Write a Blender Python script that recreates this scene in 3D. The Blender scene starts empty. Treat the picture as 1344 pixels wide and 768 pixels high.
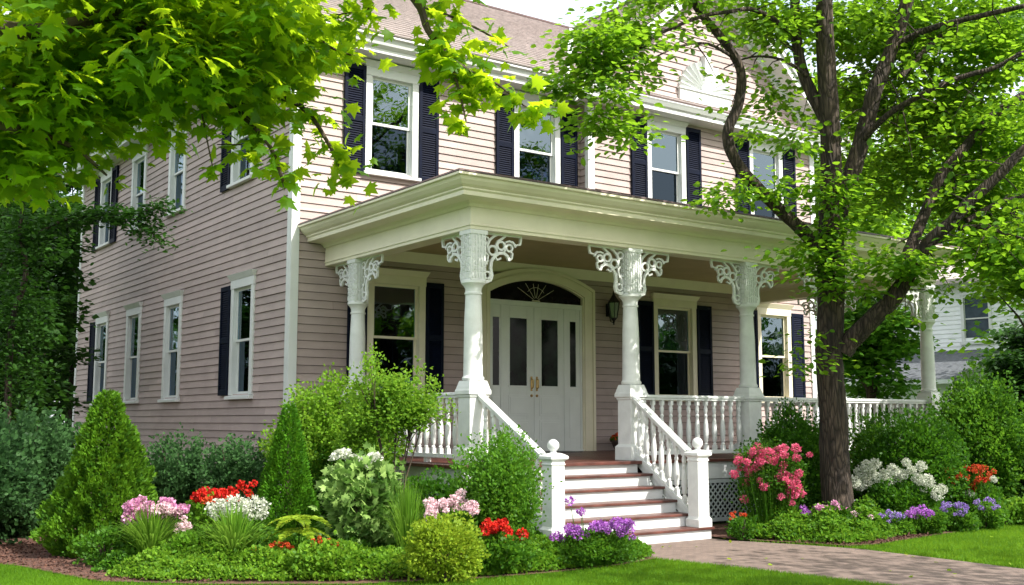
import bpy, math, random
import numpy as np
from mathutils import Vector, Matrix
random.seed(7); RNG = np.random.default_rng(7)
R = math.radians
sc = bpy.context.scene
# ---------------------------------------------------------------- camera, light, exposure
EYE = 1.65
cam = bpy.data.cameras.new('camera'); camo = bpy.data.objects.new('camera', cam)
sc.collection.objects.link(camo); sc.camera = camo
cam.sensor_width = 36; cam.lens = 36 * 1436 / 1344; cam.clip_start = .1; cam.clip_end = 2000
camo.location = (0, 0, EYE); camo.rotation_euler = (R(90 + 6.68), 0, R(54.53 - 90))
SUN_EL = 47; SUN_DIR = Vector((.38, -.92, 0)).normalized()
world = bpy.data.worlds.new('World'); sc.world = world; world.use_nodes = True
wn = world.node_tree.nodes; wl = world.node_tree.links
sky = wn.new('ShaderNodeTexSky'); sky.sky_type = 'NISHITA'; sky.sun_disc = False
sky.sun_elevation = R(SUN_EL); sky.sun_rotation = math.atan2(SUN_DIR.x, SUN_DIR.y)
sky.air_density = 1.0; sky.dust_density = 6.0; sky.ozone_density = 1.0
# thin bright cloud veil over the blue
_tc = wn.new('ShaderNodeTexCoord'); _n = wn.new('ShaderNodeTexNoise'); _n.inputs['Scale'].default_value = 2.2; _n.inputs['Detail'].default_value = 7
wl.new(_tc.outputs['Generated'], _n.inputs['Vector']); _r = wn.new('ShaderNodeValToRGB'); _r.color_ramp.elements[0].position = .33; _r.color_ramp.elements[1].position = .56
_r.color_ramp.elements[0].color = (.25,.25,.25,1); _r.color_ramp.elements[1].color = (.95,.95,.95,1); wl.new(_n.outputs['Fac'], _r.inputs[0])
_m = wn.new('ShaderNodeMix'); _m.data_type = 'RGBA'; wl.new(_r.outputs[0], _m.inputs['Factor']); wl.new(sky.outputs[0], _m.inputs['A']); _m.inputs['B'].default_value = (3.3,3.4,3.5,1)
wl.new(_m.outputs['Result'], wn['Background'].inputs[0]); wn['Background'].inputs[1].default_value = .15
sun = bpy.data.lights.new('sun', 'SUN'); suno = bpy.data.objects.new('sun', sun); sc.collection.objects.link(suno)
sun.energy = 2.4; sun.angle = R(.5); sun.color = (1, .955, .885)
sd = Vector((SUN_DIR.x * math.cos(R(SUN_EL)), SUN_DIR.y * math.cos(R(SUN_EL)), math.sin(R(SUN_EL))))
suno.rotation_euler = sd.to_track_quat('Z', 'Y').to_euler(); suno.location = (5, -10, 20)
sc.view_settings.view_transform = 'Standard'; sc.view_settings.look = 'None'
sc.view_settings.gamma = 1; sc.view_settings.exposure = 1.72
try:
    sc.cycles.max_bounces = 8; sc.cycles.transmission_bounces = 4; sc.cycles.transparent_max_bounces = 12
except Exception: pass

# ---------------------------------------------------------------- helpers
def link(o, parent=None):
    sc.collection.objects.link(o)
    if parent is not None: o.parent = parent
    return o
def tag(o, label=None, cat=None, group=None, kind=None):
    if label: o['label'] = label
    if cat: o['category'] = cat
    if group: o['group'] = group
    if kind: o['kind'] = kind
    return o
def empty(name, loc, label, cat, group=None, rz=0):
    o = bpy.data.objects.new(name, None); o.location = loc; o.rotation_euler = (0, 0, rz)
    o.empty_display_size = .2; link(o); return tag(o, label, cat, group)
def copy_tree(o, parent=None):
    c = o.copy(); sc.collection.objects.link(c); c.parent = parent
    for k in list(o.children): copy_tree(k, c)
    return c
_yaw = R(54.53); _pit = R(6.68)
_F = Vector((math.cos(_yaw) * math.cos(_pit), math.sin(_yaw) * math.cos(_pit), math.sin(_pit)))
_R = Vector((math.sin(_yaw), -math.cos(_yaw), 0)); _U = _R.cross(_F)
def at(px, py, d):
    """a point of the place: where it is seen in the photograph and how many metres deep it stands"""
    return Vector((0, 0, EYE)) + (_F + _R * ((px - 672) / 1436) + _U * ((384 - py) / 1436)) * d
def on_ground(px, d):
    v = at(px, 552, d); return Vector((v.x, v.y, 0))
def hz(py, d):
    return at(672, py, d).z

class MB:
    def __init__(s): s.v = []; s.f = []
    def quad(s, *p):
        n = len(s.v); s.v += [tuple(q) for q in p]; s.f.append(tuple(range(n, n + len(p))))
    def box(s, x0, x1, y0, y1, z0, z1):
        n = len(s.v)
        s.v += [(x0,y0,z0),(x1,y0,z0),(x1,y1,z0),(x0,y1,z0),(x0,y0,z1),(x1,y0,z1),(x1,y1,z1),(x0,y1,z1)]
        for q in ((0,3,2,1),(4,5,6,7),(0,1,5,4),(1,2,6,5),(2,3,7,6),(3,0,4,7)): s.f.append(tuple(n + i for i in q))
        return s
    def prism(s, bottom, top):
        n = len(s.v); k = len(bottom); s.v += [tuple(p) for p in bottom] + [tuple(p) for p in top]
        s.f.append(tuple(n + i for i in reversed(range(k)))); s.f.append(tuple(n + k + i for i in range(k)))
        for i in range(k): j = (i + 1) % k; s.f.append((n + i, n + j, n + k + j, n + k + i))
        return s
    def lathe(s, cx, cy, prof, seg=16):
        n = len(s.v); k = len(prof)
        for r, z in prof:
            for i in range(seg):
                a = 2 * math.pi * i / seg; s.v.append((cx + r * math.cos(a), cy + r * math.sin(a), z))
        for j in range(k - 1):
            for i in range(seg):
                i2 = (i + 1) % seg
                s.f.append((n + j * seg + i, n + j * seg + i2, n + (j + 1) * seg + i2, n + (j + 1) * seg + i))
        s.f.append(tuple(n + i for i in reversed(range(seg)))); s.f.append(tuple(n + (k - 1) * seg + i for i in range(seg)))
        return s
    def sqlathe(s, cx, cy, prof):
        n = len(s.v); k = len(prof)
        for r, z in prof:
            for a, b in ((-1,-1),(1,-1),(1,1),(-1,1)): s.v.append((cx + a * r, cy + b * r, z))
        for j in range(k - 1):
            for i in range(4):
                i2 = (i + 1) % 4
                s.f.append((n + j*4 + i, n + j*4 + i2, n + (j+1)*4 + i2, n + (j+1)*4 + i))
        s.f.append((n+3,n+2,n+1,n)); s.f.append(tuple(n + (k-1)*4 + i for i in range(4)))
        return s
    def tube(s, pts, rad, seg=8, wob=0):
        pts = [Vector(p) for p in pts]; n = len(s.v); k = len(pts)
        t0 = (pts[1] - pts[0]).normalized()
        a = t0.orthogonal().normalized(); 
        for j, p in enumerate(pts):
            t = (pts[min(j + 1, k - 1)] - pts[max(j - 1, 0)]).normalized()
            a = (a - t * a.dot(t)).normalized(); b = t.cross(a)
            r = rad[j] if hasattr(rad, '__len__') else rad
            for i in range(seg):
                an = 2 * math.pi * i / seg; rr = r * (1 + (random.random() - .5) * wob)
                s.v.append(tuple(p + a * math.cos(an) * rr + b * math.sin(an) * rr))
        for j in range(k - 1):
            for i in range(seg):
                i2 = (i + 1) % seg
                s.f.append((n + j * seg + i, n + j * seg + i2, n + (j + 1) * seg + i2, n + (j + 1) * seg + i))
        s.f.append(tuple(n + i for i in reversed(range(seg)))); s.f.append(tuple(n + (k - 1) * seg + i for i in range(seg)))
        return s
    def extrude(s, poly, y0, y1):
        """polygon of (x, z) pairs given thickness along y"""
        return s.prism([(x, y0, z) for x, z in poly], [(x, y1, z) for x, z in poly])
    def ribbon(s, pts, w, y0, y1, closed=False):
        """flat sawn strip following (x, z) points, width w, thickness y0..y1"""
        P = [Vector((x, z)) for x, z in pts]; k = len(P); n = len(s.v)
        for j in range(k):
            a = P[(j - 1) % k] if closed or j > 0 else P[0]; b = P[(j + 1) % k] if closed or j < k - 1 else P[-1]
            t = (b - a).normalized(); m = Vector((-t.y, t.x)) * w / 2
            for q in (P[j] + m, P[j] - m):
                s.v += [(q.x, y0, q.y), (q.x, y1, q.y)]
        for j in range(k if closed else k - 1):
            A = n + j * 4; B = n + ((j + 1) % k) * 4
            s.f += [(A, B, B+2, A+2), (A+1, A+3, B+3, B+1), (A, A+1, B+1, B), (A+2, B+2, B+3, A+3)]
        return s
    def move(s, M):
        s.v = [tuple(M @ Vector(p)) for p in s.v]; return s
    def build(s, name, mat, parent=None, off=(0,0,0), smooth=False, bevel=0, rot=0):
        me = bpy.data.meshes.new(name)
        o3 = Vector(off); me.from_pydata([tuple(Vector(p) - o3) for p in s.v], [], s.f)
        import bmesh
        bm = bmesh.new(); bm.from_mesh(me); bmesh.ops.recalc_face_normals(bm, faces=bm.faces); bm.to_mesh(me); bm.free()
        me.materials.append(mat)
        o = bpy.data.objects.new(name, me); link(o, parent)
        if smooth:
            me.polygons.foreach_set('use_smooth', [True] * len(me.polygons))
            try: me.set_sharp_from_angle(angle=R(38))
            except Exception: pass
        if bevel:
            b = o.modifiers.new('bevel', 'BEVEL'); b.width = bevel; b.segments = 2; b.limit_method = 'ANGLE'; b.angle_limit = R(40)
        return o

# ---------------------------------------------------------------- materials
def mat(name, col, rough=.6, var=.12, scale=8., bump=.15, bscale=40., col2=None, stretch=(1,1,1), metal=0, spec=.5, dirt=0, island=0):
    m = bpy.data.materials.new(name); m.use_nodes = True; N = m.node_tree.nodes; L = m.node_tree.links
    b = N['Principled BSDF']; b.inputs['Roughness'].default_value = rough; b.inputs['Metallic'].default_value = metal
    b.inputs['Specular IOR Level'].default_value = spec
    tc = N.new('ShaderNodeTexCoord'); mp = N.new('ShaderNodeMapping'); mp.inputs['Scale'].default_value = stretch
    L.new(tc.outputs['Object'], mp.inputs[0])
    n1 = N.new('ShaderNodeTexNoise'); n1.inputs['Scale'].default_value = scale; n1.inputs['Detail'].default_value = 6
    L.new(mp.outputs[0], n1.inputs['Vector'])
    r = N.new('ShaderNodeValToRGB')
    c2 = col2 or tuple(max(0, c * (1 - var * 2)) for c in col); c1 = tuple(min(1, c * (1 + var)) for c in col) if not col2 else col
    r.color_ramp.elements[0].position = .3; r.color_ramp.elements[1].position = .72
    r.color_ramp.elements[0].color = (*c2, 1); r.color_ramp.elements[1].color = (*c1, 1)
    L.new(n1.outputs['Fac'], r.inputs[0])
    out = r.outputs[0]
    if dirt:
        n3 = N.new('ShaderNodeTexNoise'); n3.inputs['Scale'].default_value = 1.3; n3.inputs['Detail'].default_value = 8; n3.inputs['Roughness'].default_value = .7
        L.new(tc.outputs['Object'], n3.inputs['Vector'])
        r3 = N.new('ShaderNodeValToRGB'); r3.color_ramp.elements[0].position = .5; r3.color_ramp.elements[1].position = .75
        r3.color_ramp.elements[0].color = (0,0,0,1); r3.color_ramp.elements[1].color = (dirt,)*3 + (1,)
        L.new(n3.outputs['Fac'], r3.inputs[0])
        mx = N.new('ShaderNodeMix'); mx.data_type = 'RGBA'; L.new(r3.outputs[0], mx.inputs['Factor'])
        L.new(out, mx.inputs['A']); mx.inputs['B'].default_value = (col[0]*.45, col[1]*.42, col[2]*.36, 1); out = mx.outputs['Result']
    if island:      # every board its own slight tone
        g = N.new('ShaderNodeNewGeometry'); mr = N.new('ShaderNodeMapRange'); mr.inputs['To Min'].default_value = 1-island; mr.inputs['To Max'].default_value = 1+island*.4
        L.new(g.outputs['Random Per Island'], mr.inputs['Value']); mm_ = N.new('ShaderNodeMix'); mm_.data_type = 'RGBA'; mm_.blend_type = 'MULTIPLY'; mm_.inputs['Factor'].default_value = 1
        L.new(out, mm_.inputs['A']); L.new(mr.outputs[0], mm_.inputs['B']); out = mm_.outputs['Result']
    L.new(out, b.inputs['Base Color'])
    if name == 'grey_brown_bark':      # long furrows
        mp2 = N.new('ShaderNodeMapping'); mp2.inputs['Scale'].default_value = (1,1,.16); L.new(tc.outputs['Object'], mp2.inputs[0])
        nd = N.new('ShaderNodeTexNoise'); nd.inputs['Scale'].default_value = 5; L.new(mp2.outputs[0], nd.inputs['Vector'])
        mxv = N.new('ShaderNodeMix'); mxv.data_type = 'RGBA'; mxv.inputs['Factor'].default_value = .12; L.new(mp2.outputs[0], mxv.inputs['A']); L.new(nd.outputs['Color'], mxv.inputs['B'])
        vo = N.new('ShaderNodeTexVoronoi'); vo.feature = 'DISTANCE_TO_EDGE'; vo.inputs['Scale'].default_value = 22; L.new(mxv.outputs['Result'], vo.inputs['Vector'])
        rv = N.new('ShaderNodeValToRGB'); rv.color_ramp.elements[0].color = (.30,.26,.22,1); rv.color_ramp.elements[1].color = (1.25,1.2,1.15,1); rv.color_ramp.elements[1].position = .22; L.new(vo.outputs['Distance'], rv.inputs[0])
        mb_ = N.new('ShaderNodeMix'); mb_.data_type = 'RGBA'; mb_.blend_type = 'MULTIPLY'; mb_.inputs['Factor'].default_value = 1; L.new(out, mb_.inputs['A']); L.new(rv.outputs[0], mb_.inputs['B']); L.new(mb_.outputs['Result'], b.inputs['Base Color'])
        bp = N.new('ShaderNodeBump'); bp.inputs['Strength'].default_value = 1; bp.inputs['Distance'].default_value = .05; L.new(vo.outputs['Distance'], bp.inputs['Height']); L.new(bp.outputs[0], b.inputs['Normal'])
    elif bump:
        n2 = N.new('ShaderNodeTexNoise'); n2.inputs['Scale'].default_value = bscale; n2.inputs['Detail'].default_value = 5
        L.new(mp.outputs[0], n2.inputs['Vector']); bp = N.new('ShaderNodeBump'); bp.inputs['Strength'].default_value = bump
        bp.inputs['Distance'].default_value = .02; L.new(n2.outputs['Fac'], bp.inputs['Height']); L.new(bp.outputs[0], b.inputs['Normal'])
    return m
def leafmat(name, dark, light, trans, tr=.45, rough=.45, third=None):
    """leaf: each leaf keeps its own green (attribute rnd); thin, so sunlight comes through it"""
    m = bpy.data.materials.new(name); m.use_nodes = True; N = m.node_tree.nodes; L = m.node_tree.links
    b = N['Principled BSDF']; b.inputs['Roughness'].default_value = rough; b.inputs['Specular IOR Level'].default_value = .2
    if 'petal' not in name: dark = (dark[0]*.7, dark[1]*.68, dark[2]*.4); light = (light[0]*.92, light[1]*.9, light[2]*.5); rough = rough + .08; b.inputs['Roughness'].default_value = rough
    a = N.new('ShaderNodeAttribute'); a.attribute_name = 'rnd'
    r = N.new('ShaderNodeValToRGB'); r.color_ramp.elements[0].color = (*dark, 1); r.color_ramp.elements[1].color = (*light, 1)
    if third:
        e = r.color_ramp.elements.new(.55); e.color = (*third, 1)
    L.new(a.outputs['Fac'], r.inputs[0]); L.new(r.outputs[0], b.inputs['Base Color'])
    t = N.new('ShaderNodeBsdfTranslucent'); mx2 = N.new('ShaderNodeMix'); mx2.data_type = 'RGBA'
    mx2.inputs['A'].default_value = (trans[0]*.6, trans[1]*.7, trans[2]*.6, 1); mx2.inputs['B'].default_value = (*trans, 1)
    L.new(a.outputs['Fac'], mx2.inputs['Factor']); L.new(mx2.outputs['Result'], t.inputs[0])
    mx = N.new('ShaderNodeMixShader'); mx.inputs[0].default_value = tr
    L.new(b.outputs[0], mx.inputs[1]); L.new(t.outputs[0], mx.inputs[2]); L.new(mx.outputs[0], N['Material Output'].inputs[0])
    return m
def glassmat(name, tint, ior, refl=(.95,.97,1)):
    m = bpy.data.materials.new(name); m.use_nodes = True; N = m.node_tree.nodes; L = m.node_tree.links
    N.remove(N['Principled BSDF'])
    g = N.new('ShaderNodeBsdfGlossy'); g.inputs['Roughness'].default_value = .015; g.inputs['Color'].default_value = (*refl, 1)
    t = N.new('ShaderNodeBsdfTransparent'); t.inputs[0].default_value = (*tint, 1)
    f = N.new('ShaderNodeFresnel'); f.inputs[0].default_value = ior
    tc = N.new('ShaderNodeTexCoord'); n = N.new('ShaderNodeTexNoise'); n.inputs['Scale'].default_value = 1.6
    L.new(tc.outputs['Object'], n.inputs['Vector']); bp = N.new('ShaderNodeBump'); bp.inputs['Strength'].default_value = .12; bp.inputs['Distance'].default_value = .03
    L.new(n.outputs['Fac'], bp.inputs['Height']); L.new(bp.outputs[0], g.inputs['Normal'])
    mx = N.new('ShaderNodeMixShader'); L.new(f.outputs[0], mx.inputs[0]); L.new(t.outputs[0], mx.inputs[1]); L.new(g.outputs[0], mx.inputs[2])
    L.new(mx.outputs[0], N['Material Output'].inputs[0]); return m

M = dict(
 siding=mat('pink_grey_clapboard_paint', (.425,.335,.315), .62, .05, 2.2, .12, 60, stretch=(1,1,3), dirt=.25, island=.16),
 white=mat('white_trim_paint', (.66,.68,.67), .45, .03, 3, .05, 50, dirt=.12),
 cream=mat('bounce_tinted_trim_paint', (.78,.725,.56), .45, .03, 2.5, .05, 50, dirt=.14),  # yellow light bounced off the grass, put into the porch trim colour
 column=mat('white_column_paint', (.74,.755,.74), .45, .06, 5, .1, 40, dirt=.3),
 ceiling=mat('bounce_tinted_ceiling_paint', (.48,.38,.20), .6, .06, 2, .1, 30),  # ochre cast of bounced light inside the porch, mixed into the ceiling colour
 shutter=mat('navy_shutter_paint', (.002,.005,.018), .55, .15, 6, .05, 40, spec=.12),
 wood=mat('brown_deck_paint', (.12,.042,.032), .4, .3, 5, .15, 30, stretch=(1,6,1), dirt=.3),
 shingle=mat('rose_grey_shingles', (.50,.43,.415), .85, .12, 9, .5, 120, dirt=.15),
 darkshingle=mat('dark_slate_shingles', (.11,.12,.135), .85, .2, 8, .4, 120),
 brown=mat('brown_roof_flashing', (.09,.05,.045), .6, .2, 6, .1, 40),
 glass=glassmat('window_glass', (.58,.82,.94), 2.7, (.72,.90,1)), screen=glassmat('screened_window_glass', (.07,.17,.28), 1.6, (.6,.8,1)),
 curtain=mat('sheer_curtain_fabric', (.74,.84,.86), .9, .08, 12, .05, 60),
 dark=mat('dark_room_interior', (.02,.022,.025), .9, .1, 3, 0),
 blind=mat('slatted_blind', (.16,.19,.15), .6, .1, 5, 0),
 leadglass=mat('dark_transom_glass', (.005,.006,.007), .06, .2, 3, 0, spec=.18),
 bluepane=mat('blue_grey_pane', (.06,.09,.12), .1, .2, 3, 0),
 doorpaint=mat('white_door_paint', (.74,.77,.74), .35, .03, 3, .04, 40),
 doorglass=mat('dark_door_glass', (.006,.016,.009), 0.08, .5, 5, 0, spec=.10),
 brass=mat('aged_brass', (.45,.30,.12), .3, .2, 20, .05, metal=1),
 black=mat('black_ironwork', (.01,.01,.012), .4, .2, 20, .2),
 lampglass=mat('smoky_lantern_glass', (.07,.06,.05), .1, .2, 8, 0, spec=.8),
 bark=mat('grey_brown_bark', (.085,.063,.047), .92, .3, 7, 1.0, 16, col2=(.018,.013,.010), stretch=(1,1,.22)),
 twig=mat('brown_twig_bark', (.07,.05,.032), .85, .3, 12, .4, 40),
 mulch=mat('red_brown_bark_mulch', (.16,.075,.05), .95, .3, 22, 1.0, 60, col2=(.05,.022,.016)),
 lattice=mat('grey_white_lattice_paint', (.5,.55,.55), .6, .1, 5, .1),
 nwhite=mat('white_neighbour_clapboard', (.82,.84,.86), .6, .03, 2, .1, 40, dirt=.1),
 terracotta=mat('dark_clay_planter', (.07,.045,.035), .7, .2, 8, .2),
)
def soilpath():
    m = bpy.data.materials.new('brown_brick_paving'); m.use_nodes = True; N = m.node_tree.nodes; L = m.node_tree.links; b = N['Principled BSDF']
    tc = N.new('ShaderNodeTexCoord'); bt = N.new('ShaderNodeTexBrick'); bt.inputs['Scale'].default_value = 4.2
    bt.inputs['Color1'].default_value = (.20,.145,.12,1); bt.inputs['Color2'].default_value = (.15,.108,.09,1); bt.inputs['Mortar'].default_value = (.09,.08,.072,1)
    bt.inputs['Mortar Size'].default_value = .012; bt.inputs['Bias'].default_value = -.2
    L.new(tc.outputs['Object'], bt.inputs['Vector']); n = N.new('ShaderNodeTexNoise'); n.inputs['Scale'].default_value = 6; n.inputs['Detail'].default_value = 9
    L.new(tc.outputs['Object'], n.inputs['Vector']); r = N.new('ShaderNodeValToRGB'); r.color_ramp.elements[0].color = (.62,.62,.62,1); r.color_ramp.elements[1].color = (1.2,1.2,1.2,1)
    L.new(n.outputs['Fac'], r.inputs[0]); mx = N.new('ShaderNodeMix'); mx.data_type = 'RGBA'; mx.blend_type = 'MULTIPLY'; mx.inputs['Factor'].default_value = 1
    L.new(bt.outputs['Color'], mx.inputs['A']); L.new(r.outputs[0], mx.inputs['B']); L.new(mx.outputs['Result'], b.inputs['Base Color'])
    b.inputs['Roughness'].default_value = .85; bp = N.new('ShaderNodeBump'); bp.inputs['Strength'].default_value = .5; bp.inputs['Distance'].default_value = .01
    L.new(bt.outputs['Fac'], bp.inputs['Height']); bp.invert = True; L.new(bp.outputs[0], b.inputs['Normal']); return m
M['paving'] = soilpath()
M['lawn'] = mat('lawn_turf', (.075,.17,.018), .9, .2, 3, .6, 90, col2=(.04,.10,.012))
# foliage of each kind
LM = dict(
 maple=leafmat('broad_maple_leaf', (.035,.12,.012), (.075,.20,.018), (.58,.78,.02), .6, .4),
 crown=leafmat('street_tree_leaf', (.04,.13,.012), (.09,.22,.02), (.36,.62,.03), .5, .45),
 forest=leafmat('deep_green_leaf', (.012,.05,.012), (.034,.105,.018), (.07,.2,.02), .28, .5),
 bluegreen=leafmat('blue_green_leaf', (.018,.065,.028), (.05,.135,.058), (.12,.26,.10), .3, .5),
 slim=leafmat('slim_conifer_spray', (.035,.15,.012), (.10,.30,.02), (.16,.36,.02), .3, .55),
 cone=leafmat('bright_conifer_spray', (.03,.12,.012), (.11,.26,.02), (.20,.38,.02), .3, .55),
 spring=leafmat('yellow_green_leaf', (.06,.19,.02), (.19,.38,.04), (.34,.54,.05), .42, .45),
 lime=leafmat('lime_leaf', (.13,.26,.02), (.30,.45,.05), (.5,.6,.05), .4, .5),
 mid=leafmat('mid_green_leaf', (.04,.14,.018), (.09,.24,.03), (.2,.42,.03), .38, .45),
 boxw=leafmat('clipped_shrub_leaf', (.025,.10,.012), (.06,.19,.02), (.14,.34,.02), .35, .4),
 silver=leafmat('pale_broad_leaf', (.07,.2,.06), (.30,.46,.22), (.2,.4,.08), .3, .4),
 strap=leafmat('strap_leaf', (.06,.18,.02), (.17,.36,.05), (.3,.5,.06), .35, .35),
 grass=leafmat('grass_blade', (.07,.2,.012), (.12,.28,.02), (.34,.55,.03), .42, .5),
 cover=leafmat('ground_cover_leaf', (.05,.17,.015), (.14,.33,.03), (.28,.48,.04), .38, .45),
 pink=leafmat('rose_pink_petal', (.62,.04,.15), (.88,.25,.38), (.9,.2,.35), .3, .5),
 pale=leafmat('pale_pink_petal', (.75,.45,.55), (.88,.72,.76), (.85,.6,.65), .3, .5),
 mauve=leafmat('mauve_petal', (.5,.16,.38), (.8,.45,.62), (.7,.3,.5), .3, .5),
 red=leafmat('scarlet_petal', (.28,.004,.004), (.78,.035,.02), (.7,.03,.02), .18, .5),
 orange=leafmat('orange_red_petal', (.34,.02,.008), (.80,.13,.04), (.7,.1,.04), .18, .5),
 white=leafmat('white_petal', (.50,.53,.42), (.76,.77,.70), (.6,.63,.5), .3, .5),
 violet=leafmat('violet_petal', (.28,.06,.42), (.6,.25,.72), (.5,.15,.6), .3, .5),
 blue=leafmat('blue_violet_petal', (.20,.10,.45), (.5,.38,.75), (.35,.2,.6), .3, .5),
)

# ---------------------------------------------------------------- leaves in numbers
def tmpl(kind):
    if kind == 'diamond': v = [(0,0,0),(.30,.45,.07),(0,1,0),(-.30,.45,.07)]; f = [(0,1,2),(0,2,3)]
    elif kind == 'oval':
        v = [(0,0,0),(.22,.22,.05),(.3,.5,.07),(.2,.8,.03),(0,1,-.05),(-.2,.8,.03),(-.3,.5,.07),(-.22,.22,.05)]
        f = [(0,1,2,3,4),(0,4,5,6,7)]
    elif kind == 'needle': v = [(-.10,0,0),(.10,0,0),(0,1,.02)]; f = [(0,1,2)]
    elif kind == 'blade': v = [(-.5,0,0),(.5,0,0),(.42,.55,0),(-.42,.55,0),(0,1,.12)]; f = [(0,1,2,3),(3,2,4)]
    elif kind == 'maple':
        o = [(0,0),(.16,.02),(.42,-.06),(.34,.16),(.62,.34),(.40,.40),(.46,.62),(.22,.55),(.0,1.0),(-.22,.55),(-.46,.62),(-.40,.40),(-.62,.34),(-.34,.16),(-.42,-.06),(-.16,.02)]
        v = [(x, y, -.22 * x * x * 2 + .1 * abs(x) - .12 * y * y) for x, y in o]
        v.append((0, .34, .06)); c = len(v) - 1
        f = [(c, i, (i + 1) % c) for i in range(c)]
    elif kind == 'petal': v = [(0,0,0),(.42,.55,.12),(0,1,.25),(-.42,.55,.12)]; f = [(0,1,2,3)]
    return np.array(v, float), f
def leaves(name, P, D, size, kind, mt, parent=None, off=(0,0,0), rnd=None, width=1., up=None):
    """P points, D growing directions, one leaf each"""
    P = np.asarray(P, float) - np.array(off, float); n = len(P); D = np.asarray(D, float)
    D = D / (np.linalg.norm(D, axis=1, keepdims=True) + 1e-9)
    V, F = tmpl(kind); k = len(V)
    r = RNG.normal(size=(n, 3)) if up is None else np.asarray(up, float) + RNG.normal(size=(n, 3)) * .45
    X = np.cross(D, r); X /= (np.linalg.norm(X, axis=1, keepdims=True) + 1e-9); Z = np.cross(X, D)
    s = (np.full(n, size) if np.isscalar(size) else np.asarray(size)) * RNG.uniform(.7, 1.25, n)
    W = P[:, None, :] + s[:, None, None] * (V[None, :, 0:1] * width * X[:, None, :] + V[None, :, 1:2] * D[:, None, :] + V[None, :, 2:3] * Z[:, None, :])
    me = bpy.data.meshes.new(name); me.vertices.add(n * k); me.vertices.foreach_set('co', W.reshape(-1).astype(np.float32))
    fl = [len(f) for f in F]; lv = np.concatenate([np.array(f) for f in F]); tot = len(lv)
    me.loops.add(n * tot); me.polygons.add(n * len(F))
    me.loops.foreach_set('vertex_index', (lv[None, :] + (np.arange(n) * k)[:, None]).reshape(-1).astype(np.int32))
    st = np.concatenate([[0], np.cumsum(fl)[:-1]]); me.polygons.foreach_set('loop_start', (st[None, :] + (np.arange(n) * tot)[:, None]).reshape(-1).astype(np.int32))
    try: me.polygons.foreach_set('loop_total', np.tile(fl, n).astype(np.int32))
    except Exception: pass
    at_ = me.attributes.new('rnd', 'FLOAT', 'POINT'); q = RNG.random(n) if rnd is None else np.clip(rnd, 0, 1)
    at_.data.foreach_set('value', np.repeat(q, k).astype(np.float32))
    me.update(calc_edges=True); me.materials.append(mt)
    return link(bpy.data.objects.new(name, me), parent)
def unit(n):
    v = RNG.normal(size=(n, 3)); return v / np.linalg.norm(v, axis=1, keepdims=True)
# ---------------------------------------------------------------- the ground
def sheet(name, pts, z, mt, kind='structure', thick=0):
    b = MB()
    if thick: b.prism([(x, y, z - thick) for x, y in pts], [(x, y, z) for x, y in pts])
    else: b.quad(*[(x, y, z) for x, y in pts])
    o = b.build(name, mt); tag(o, kind=kind); return o
sheet('lawn', [(-400,-400),(400,-400),(400,500),(-400,500)], 0, M['lawn'])
PATH_L = [(8.75,11.12),(9.05,10.2),(9.25,9.2),(9.45,8),(9.6,6.6),(9.7,4.5),(9.65,0),(9.5,-12)]
PATH_R = [(11.6,-12),(11.75,0),(11.8,4.5),(11.85,6.6),(11.95,8),(11.98,9.1),(11.7,10.0),(11.35,10.8),(11.35,11.12)]
sheet('garden_path', PATH_L + PATH_R, .012, M['paving'])
BED_L = [(-3,16.5),(.5,15.2),(2.0,14.4),(2.75,13.6),(3.0,12.5),(3.2,11.7),(4.0,10.9),(5.2,10.05),(6.3,9.66),(7.3,9.55),(8.3,9.6),(9.08,9.8),(9.02,10.2),(8.75,11.12),(8.75,12.4),(7.9,12.4),(7.9,17.3),(7.5,17.3),(7.5,34),(-3,34)]
BED_R = [(11.42,11.1),(11.42,10.75),(11.75,10.0),(12.04,9.3),(12.5,9.2),(13.3,9.35),(15,9.55),(17,9.8),(20,10.2),(24,11.5),(24,17),(19.5,17),(19.5,12.4),(11.42,12.4)]
sheet('mulch_bed', BED_L, .03, M['mulch']); sheet('mulch_bed', BED_R, .03, M['mulch'])

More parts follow.
